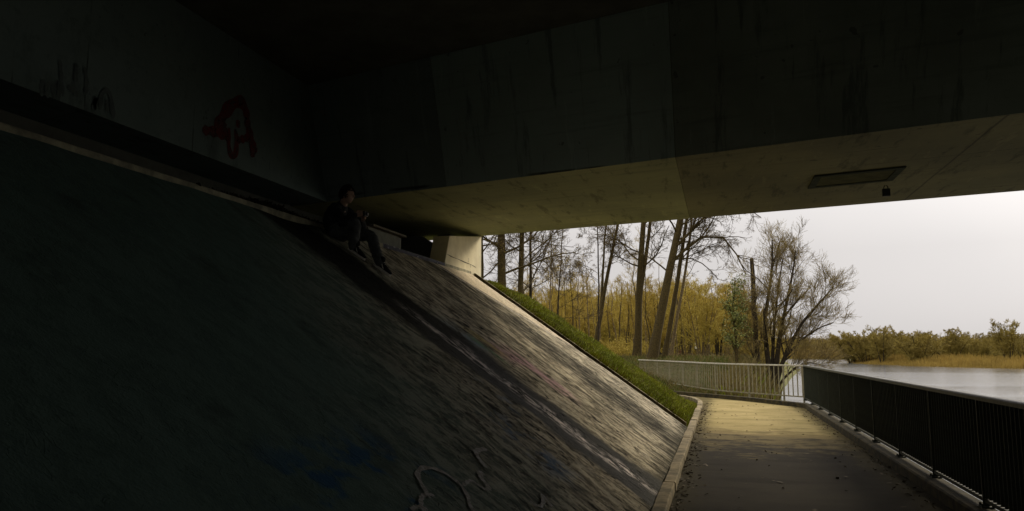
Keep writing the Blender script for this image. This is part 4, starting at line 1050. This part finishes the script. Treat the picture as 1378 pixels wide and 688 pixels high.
def loft(pts, rx, ry=None, lat=None, n=16, sm=None):
    """closed tapering limb; lat: direction of the rx half-width"""
    pts = np.asarray(pts, float); rx = np.asarray(rx, float); ry = rx if ry is None else np.asarray(ry, float)
    if len(pts) > 2 or sm:
        k = sm or 18; u = np.linspace(0, 1, len(pts)); c = curve(pts, k); uu = np.linspace(0, 1, len(c)); rx = np.interp(uu, u, rx); ry = np.interp(uu, u, ry); pts = c
    t = np.gradient(pts, axis=0); t /= np.linalg.norm(t, axis=1, keepdims=True) + 1e-9
    ref = np.broadcast_to(np.array(lat if lat is not None else ((0, 1., 0) if abs(t[:, 1]).mean() < .8 else (0, 0, 1.)), float), t.shape)
    A = ref - (ref * t).sum(1, keepdims=True) * t; A /= np.linalg.norm(A, axis=1, keepdims=True); B = np.cross(t, A)
    # rounded ends
    e0 = [(-.7, .72), (-.95, .3)]; P, RX, RY = list(pts), list(rx), list(ry); AA, BB = list(A), list(B)
    for o_, s_ in e0:
        P.insert(0, pts[0] + t[0] * o_ * min(rx[0], ry[0])); RX.insert(0, rx[0] * s_); RY.insert(0, ry[0] * s_); AA.insert(0, A[0]); BB.insert(0, B[0])
        P.append(pts[-1] - t[-1] * o_ * min(rx[-1], ry[-1])); RX.append(rx[-1] * s_); RY.append(ry[-1] * s_); AA.append(A[-1]); BB.append(B[-1])
    P, RX, RY, AA, BB = map(np.array, (P, RX, RY, AA, BB)); k = len(P); an = np.arange(n) * 2 * math.pi / n
    V = (P[:, None] + np.cos(an)[None, :, None] * AA[:, None] * RX[:, None, None] + np.sin(an)[None, :, None] * BB[:, None] * RY[:, None, None]).reshape(-1, 3)
    i = np.arange(k * n).reshape(k, n); a, b = i[:-1], i[1:]
    q = np.stack([a, np.roll(a, -1, 1), np.roll(b, -1, 1), b], -1).reshape(-1, 4)
    V = np.concatenate([V, P[:1], P[-1:]]); j = np.arange(n)
    tr = np.concatenate([np.stack([np.full(n, k * n), np.roll(i[0], -1), i[0]], 1), np.stack([np.full(n, k * n + 1), i[-1], np.roll(i[-1], -1)], 1)])
    return V, q, tr
def ball(fn, fw, nu=44, nv=30):
    """closed star-shaped surface: fn(f,l,u unit direction) -> (x forward, y left, z up)"""
    fw = np.array(fw, float); fw /= np.linalg.norm(fw); lf = np.cross((0, 0, 1.), fw); lf /= np.linalg.norm(lf); up = np.cross(fw, lf)
    a = np.linspace(0, 2 * math.pi, nu, endpoint=False)[None]; b = np.linspace(.06, math.pi - .06, nv)[:, None]
    f_, l_, u_ = np.cos(a) * np.sin(b), np.sin(a) * np.sin(b), np.cos(b) * np.ones_like(a)
    x, y, z = fn(f_, l_, u_); V = (x[..., None] * fw + y[..., None] * lf + z[..., None] * up).reshape(-1, 3)
    i = np.arange(nu * nv).reshape(nv, nu); A, B = i[:-1], i[1:]
    q = np.stack([A, B, np.roll(B, -1, 1), np.roll(A, -1, 1)], -1).reshape(-1, 4)
    V = np.concatenate([V, V[i[0]].mean(0)[None], V[i[-1]].mean(0)[None]]); k = nu * nv
    tr = np.concatenate([np.stack([np.full(nu, k), i[0], np.roll(i[0], -1)], 1), np.stack([np.full(nu, k + 1), np.roll(i[-1], -1), i[-1]], 1)])
    return V, q, tr, (fw, lf, up)
PE = empty('person', (-4.82, 9.09, 3.03))
tag(PE, 'person in black jacket and dark jeans sitting high on the slope, holding a camera', 'person')
skin = simple('skin', (.56, .37, .27), (.46, .29, .20), 30, .55, .1, .002, 0., .35)
cloth = simple('black_jacket_cloth', (.026, .027, .029), (.015, .016, .018), 30, .85, .3, .004)
denim = simple('dark_jeans', (.105, .112, .11), (.065, .07, .07), 34, .9, .35, .004)
hairm = simple('dark_hair', (.016, .013, .010), (.008, .007, .006), 60, .6, .6, .006)
HC = np.array([-4.715, 9.055, 3.605])
def headfn(f_, l_, u_):
    jaw = np.clip(-u_, 0, 1)
    x = f_ * (.094 - .012 * jaw * (f_ < 0)); y = l_ * .074 * (1 - .34 * jaw ** 1.5); z = u_ * .115
    g = lambda a, s1, b, s2: np.exp(-(((l_ - a) / s1) ** 2 + ((u_ - b) / s2) ** 2)) * (f_ > 0)
    x = x + .030 * g(0, .13, -.12, .17) + .010 * g(0, .11, .05, .2) + .006 * g(0, .5, .27, .10) - .012 * (g(.36, .16, .10, .10) + g(-.36, .16, .10, .10)) \
        + .009 * g(0, .24, -.46, .06) + .008 * g(0, .22, -.60, .06) - .006 * g(0, .26, -.53, .025) + .012 * g(0, .3, -.86, .16)
    x = x + .008 * jaw
    return x, y, z
hv, hq, ht, (FW, LF, UP) = ball(headfn, (.96, -.10, -.10), 64, 46)
parts = [(hv + HC, hq, ht)]
for s_ in (-1, 1):      # ears
    v, q, t, _ = ball(lambda a, b, c: (a * .018, b * .008, c * .032), FW, 12, 10); parts.append((v + HC + LF * s_ * .074 - FW * .008 - UP * .004, q, t))
NK = np.array([-4.80, 9.10, 3.47])
parts.append(loft([NK - np.array([.02, 0, .06]), NK, HC - UP * .06 - FW * .02], [.062, .052, .055], sm=8))
parts.append(loft([(-4.85, 9.09, 3.14), (-4.91, 9.09, 3.28), (-4.87, 9.1, 3.39), (-4.82, 9.1, 3.45)], [.12, .105, .12, .07], [.075, .075, .075, .05], (0, 1, 0)))
RSH, REL, RWR = np.array([-4.83, 8.945, 3.42]), np.array([-4.655, 8.85, 3.20]), np.array([-4.535, 8.955, 3.315])
LSH, LEL, LWR = np.array([-4.82, 9.265, 3.42]), np.array([-4.62, 9.33, 3.22]), np.array([-4.54, 9.125, 3.275])
RHP, RKN, RAN = np.array([-4.83, 8.995, 3.125]), np.array([-4.515, 8.90, 3.185]), np.array([-4.55, 8.95, 2.905])
LHP, LKN, LAN = np.array([-4.83, 9.19, 3.125]), np.array([-4.475, 9.29, 3.075]), np.array([-4.265, 9.12, 2.725])
DEV = np.array([-4.435, 9.035, 3.335])
for a, b, c in ((RSH, REL, RWR), (LSH, LEL, LWR)): parts.append(loft([a, b, c], [.048, .038, .026], sm=16))
for a, b, c in ((RHP, RKN, RAN), (LHP, LKN, LAN)): parts.append(loft([a, b, c], [.075, .052, .036], sm=16))
def hand(W, fwd, across, curl):
    fwd = np.array(fwd, float); fwd /= np.linalg.norm(fwd); across = np.array(across, float); across -= fwd * (across @ fwd); across /= np.linalg.norm(across)
    curl = np.array(curl, float); curl -= fwd * (curl @ fwd) + across * (curl @ across); curl /= np.linalg.norm(curl)
    out = [loft([W - fwd * .02, W + fwd * .03, W + fwd * .075], [.026, .036, .036], [.02, .016, .014], across, 14, 8)]
    for k, ln in enumerate((.88, 1., .95, .76)):
        b = W + fwd * .070 + across * (k - 1.5) * .0185
        p = [b, b + (fwd * .034 + curl * .010) * ln, b + (fwd * .046 + curl * .034) * ln, b + (fwd * .034 + curl * .054) * ln]
        out.append(loft(p, [.0095, .009, .0082, .007], sm=12, n=10))
    b = W + fwd * .022 - across * .026
    out.append(loft([b, b - across * .020 + fwd * .022 + curl * .014, b - across * .012 + fwd * .046 + curl * .030, b - across * .002 + fwd * .062 + curl * .038], [.013, .0115, .010, .008], sm=12, n=10))
    return out
parts += hand(RWR, DEV + np.array([.0, -.045, .012]) - RWR, (0, 0, -1), (0, 1, 0))
parts += hand(LWR, DEV + np.array([.0, .045, -.02]) - LWR, (0, 0, -1), (0, -1, 0))
body = fuse(parts, .0052, 'body', skin, PE, 2)
for s_ in (-1, 1):
    v, q, t, _ = ball(lambda a, b, c: (a * .011, b * .012, c * .010), FW, 12, 10); mb = MB(); mb.add(v + HC + FW * .072 + LF * s_ * .028 + UP * .011, q, t)
    cp(mb, 'eye', simple('eye_dark', (.10, .08, .06), (.03, .02, .015), 60, .2), PE, smooth=True)
# hair: a full tousled cap with a fringe
def hairfn(f_, l_, u_):
    face = 1 / (1 + np.exp(-(f_ - .30 - .55 * np.clip(u_ - .25, -1, 1)) * 16)); low = 1 / (1 + np.exp((u_ + .42 - .1 * f_) * 12))
    k = (1 - face) * (1 - low)
    bump = .035 * (np.sin(f_ * 13 + 2 * np.sin(l_ * 7)) * np.sin(l_ * 12 + u_ * 9) + .7 * np.sin(u_ * 21 + f_ * 15) * np.sin(l_ * 19))
    s = .80 + k * (.40 + bump)
    return f_ * .097 * s - .004, l_ * .080 * s, u_ * .118 * s + .004
hvv, hqq, htt, _ = ball(hairfn, (.96, -.10, -.10), 96, 64)
mb = MB(); mb.add(hvv + HC, hqq, htt)
rg = np.random.default_rng(4); n = 900; d_ = rg.normal(size=(n, 3)); d_ /= np.linalg.norm(d_, axis=1, keepdims=True)
d_ = d_[(d_[:, 2] > -.3) & ~((d_[:, 0] > .45) & (d_[:, 2] < .45))]; n = len(d_)
b0 = HC + (d_[:, :1] * FW * .100 + d_[:, 1:2] * LF * .084 + d_[:, 2:] * UP * .122)
w_ = (d_[:, :1] * FW + d_[:, 1:2] * LF + d_[:, 2:] * UP) * .5 + rg.normal(size=(n, 3)) * .5
w_ /= np.linalg.norm(w_, axis=1, keepdims=True)
PP = np.stack([b0, b0 + w_ * .016, b0 + w_ * .022 + np.array([0, 0, -.014])], 1); mb.tubes(PP, np.tile([.006, .005, .002], (n, 1)), 4)
cp(mb, 'hair', hairm, PE, smooth=True)
jk = [loft([(-4.845, 9.09, 3.085), (-4.915, 9.09, 3.20), (-4.925, 9.09, 3.30), (-4.875, 9.1, 3.395), (-4.825, 9.1, 3.455), (-4.80, 9.1, 3.49)], [.170, .165, .178, .185, .135, .072], [.115, .118, .125, .115, .088, .068], (0, 1, 0), 28, 30)]
for a, b, c in ((RSH, REL, RWR), (LSH, LEL, LWR)): jk.append(loft([a, (a + b) / 2 + np.array([.01, 0, -.01]), b, (b + c) / 2, c + (c - b) * -.06], [.075, .068, .060, .053, .043], sm=22, n=18))
fuse(jk, .010, 'jacket', cloth, PE, 4, .0055, 1)
tr_ = [loft([(-4.83, 8.99, 3.12), (-4.83, 9.09, 3.125), (-4.83, 9.19, 3.12)], [.105, .11, .105], [.10, .10, .10], (1, 0, 0), 20, 12)]
for a, b, c in ((RHP, RKN, RAN), (LHP, LKN, LAN)): tr_.append(loft([a, (a + b) / 2, b, (b + c) / 2, c + (c - b) * .06], [.100, .092, .078, .072, .064], sm=24, n=18))
fuse(tr_, .010, 'trousers', denim, PE, 4, .005, 3)
shoe_m = simple('black_suede', (.018, .018, .018), (.010, .010, .010), 30, .8); white_r = simple('white_rubber', (.80, .78, .70), (.6, .58, .5), 20, .6)
TD = np.array([1, 0, -.7]); TD /= np.linalg.norm(TD); TN = np.array([.7, 0, 1.]); TN /= np.linalg.norm(TN)
for an_, yaw in ((RAN, .10), (LAN, .12)):
    d_ = TD * math.cos(yaw) + np.array([0, 1, 0]) * math.sin(yaw); lt = np.cross(TN, d_)
    g = np.array([an_[0], an_[1], SL(an_[0])]) + TN * .011 - d_ * .02
    mb = MB()
    v, q, t = loft([g - d_ * .052 + TN * .052, g + TN * .058, g + d_ * .06 + TN * .050, g + d_ * .13 + TN * .038, g + d_ * .185 + TN * .030], [.034, .038, .043, .044, .032], [.036, .045, .036, .026, .018], lt, 18, 20); mb.add(v, q, t)
    v, q, t = loft([g + TN * .06 - d_ * .01, g + TN * .115 - d_ * .012], [.042, .044], [.046, .046], lt, 16, 6); mb.add(v, q, t)
    sh = cp(mb, 'shoe', shoe_m, PE, smooth=True)
    mb = MB(); u_ = np.linspace(0, 2 * math.pi, 29)[:-1]
    ol = [g + d_ * (.066 + .140 * math.cos(a)) + lt * (.046 * math.sin(a) * (1 + .12 * math.cos(a))) for a in u_]
    mb.prism([p + TN * -.008 for p in ol], TN * .026); cp(mb, 'sole', white_r, sh)
    for s_ in (-1, 1):
        mb = MB(); v, q = ribbon([g + d_ * .03 + TN * .075 + lt * s_ * .046, g + d_ * .055 + TN * .050 + lt * s_ * .0475, g + d_ * .085 + TN * .030 + lt * s_ * .047], .014, lt * s_, .0015, 14); mb.add(v, q); cp(mb, 'side_stripe', white_r, sh)
    mb = MB()
    for k in range(4):
        c = g + d_ * (.035 + .022 * k) + TN * (.098 - .012 * k); mb.tubes([c - lt * .022, c + TN * .003, c + lt * .022], [.003] * 3, 5)
    cp(mb, 'laces', white_r, sh)
CA = empty('handheld_camera', tuple(DEV)); tag(CA, 'small dark camera held in both hands by the seated person', 'camera')
mb = MB(); mb.box(-.016, .016, -.052, .052, -.034, .034); bevel(mb.build('camera_body', simple('black_plastic', (.02, .02, .022), (.012, .012, .013), 20, .4), CA), .006)
mb = MB(); mb.tubes([(.0165, .008, 0), (.034, .008, 0), (.036, .008, 0)], [.024, .024, .019], 20, cap=True); lb = mb.build('lens', simple('lens_barrel', (.10, .10, .105), (.06, .06, .062), 30, .3), CA)
mb = MB(); mb.box(-.0175, -.0162, -.040, .026, -.026, .026); mb.build('screen', simple('camera_screen', (.25, .27, .30), (.2, .21, .23), 5, .15), CA)
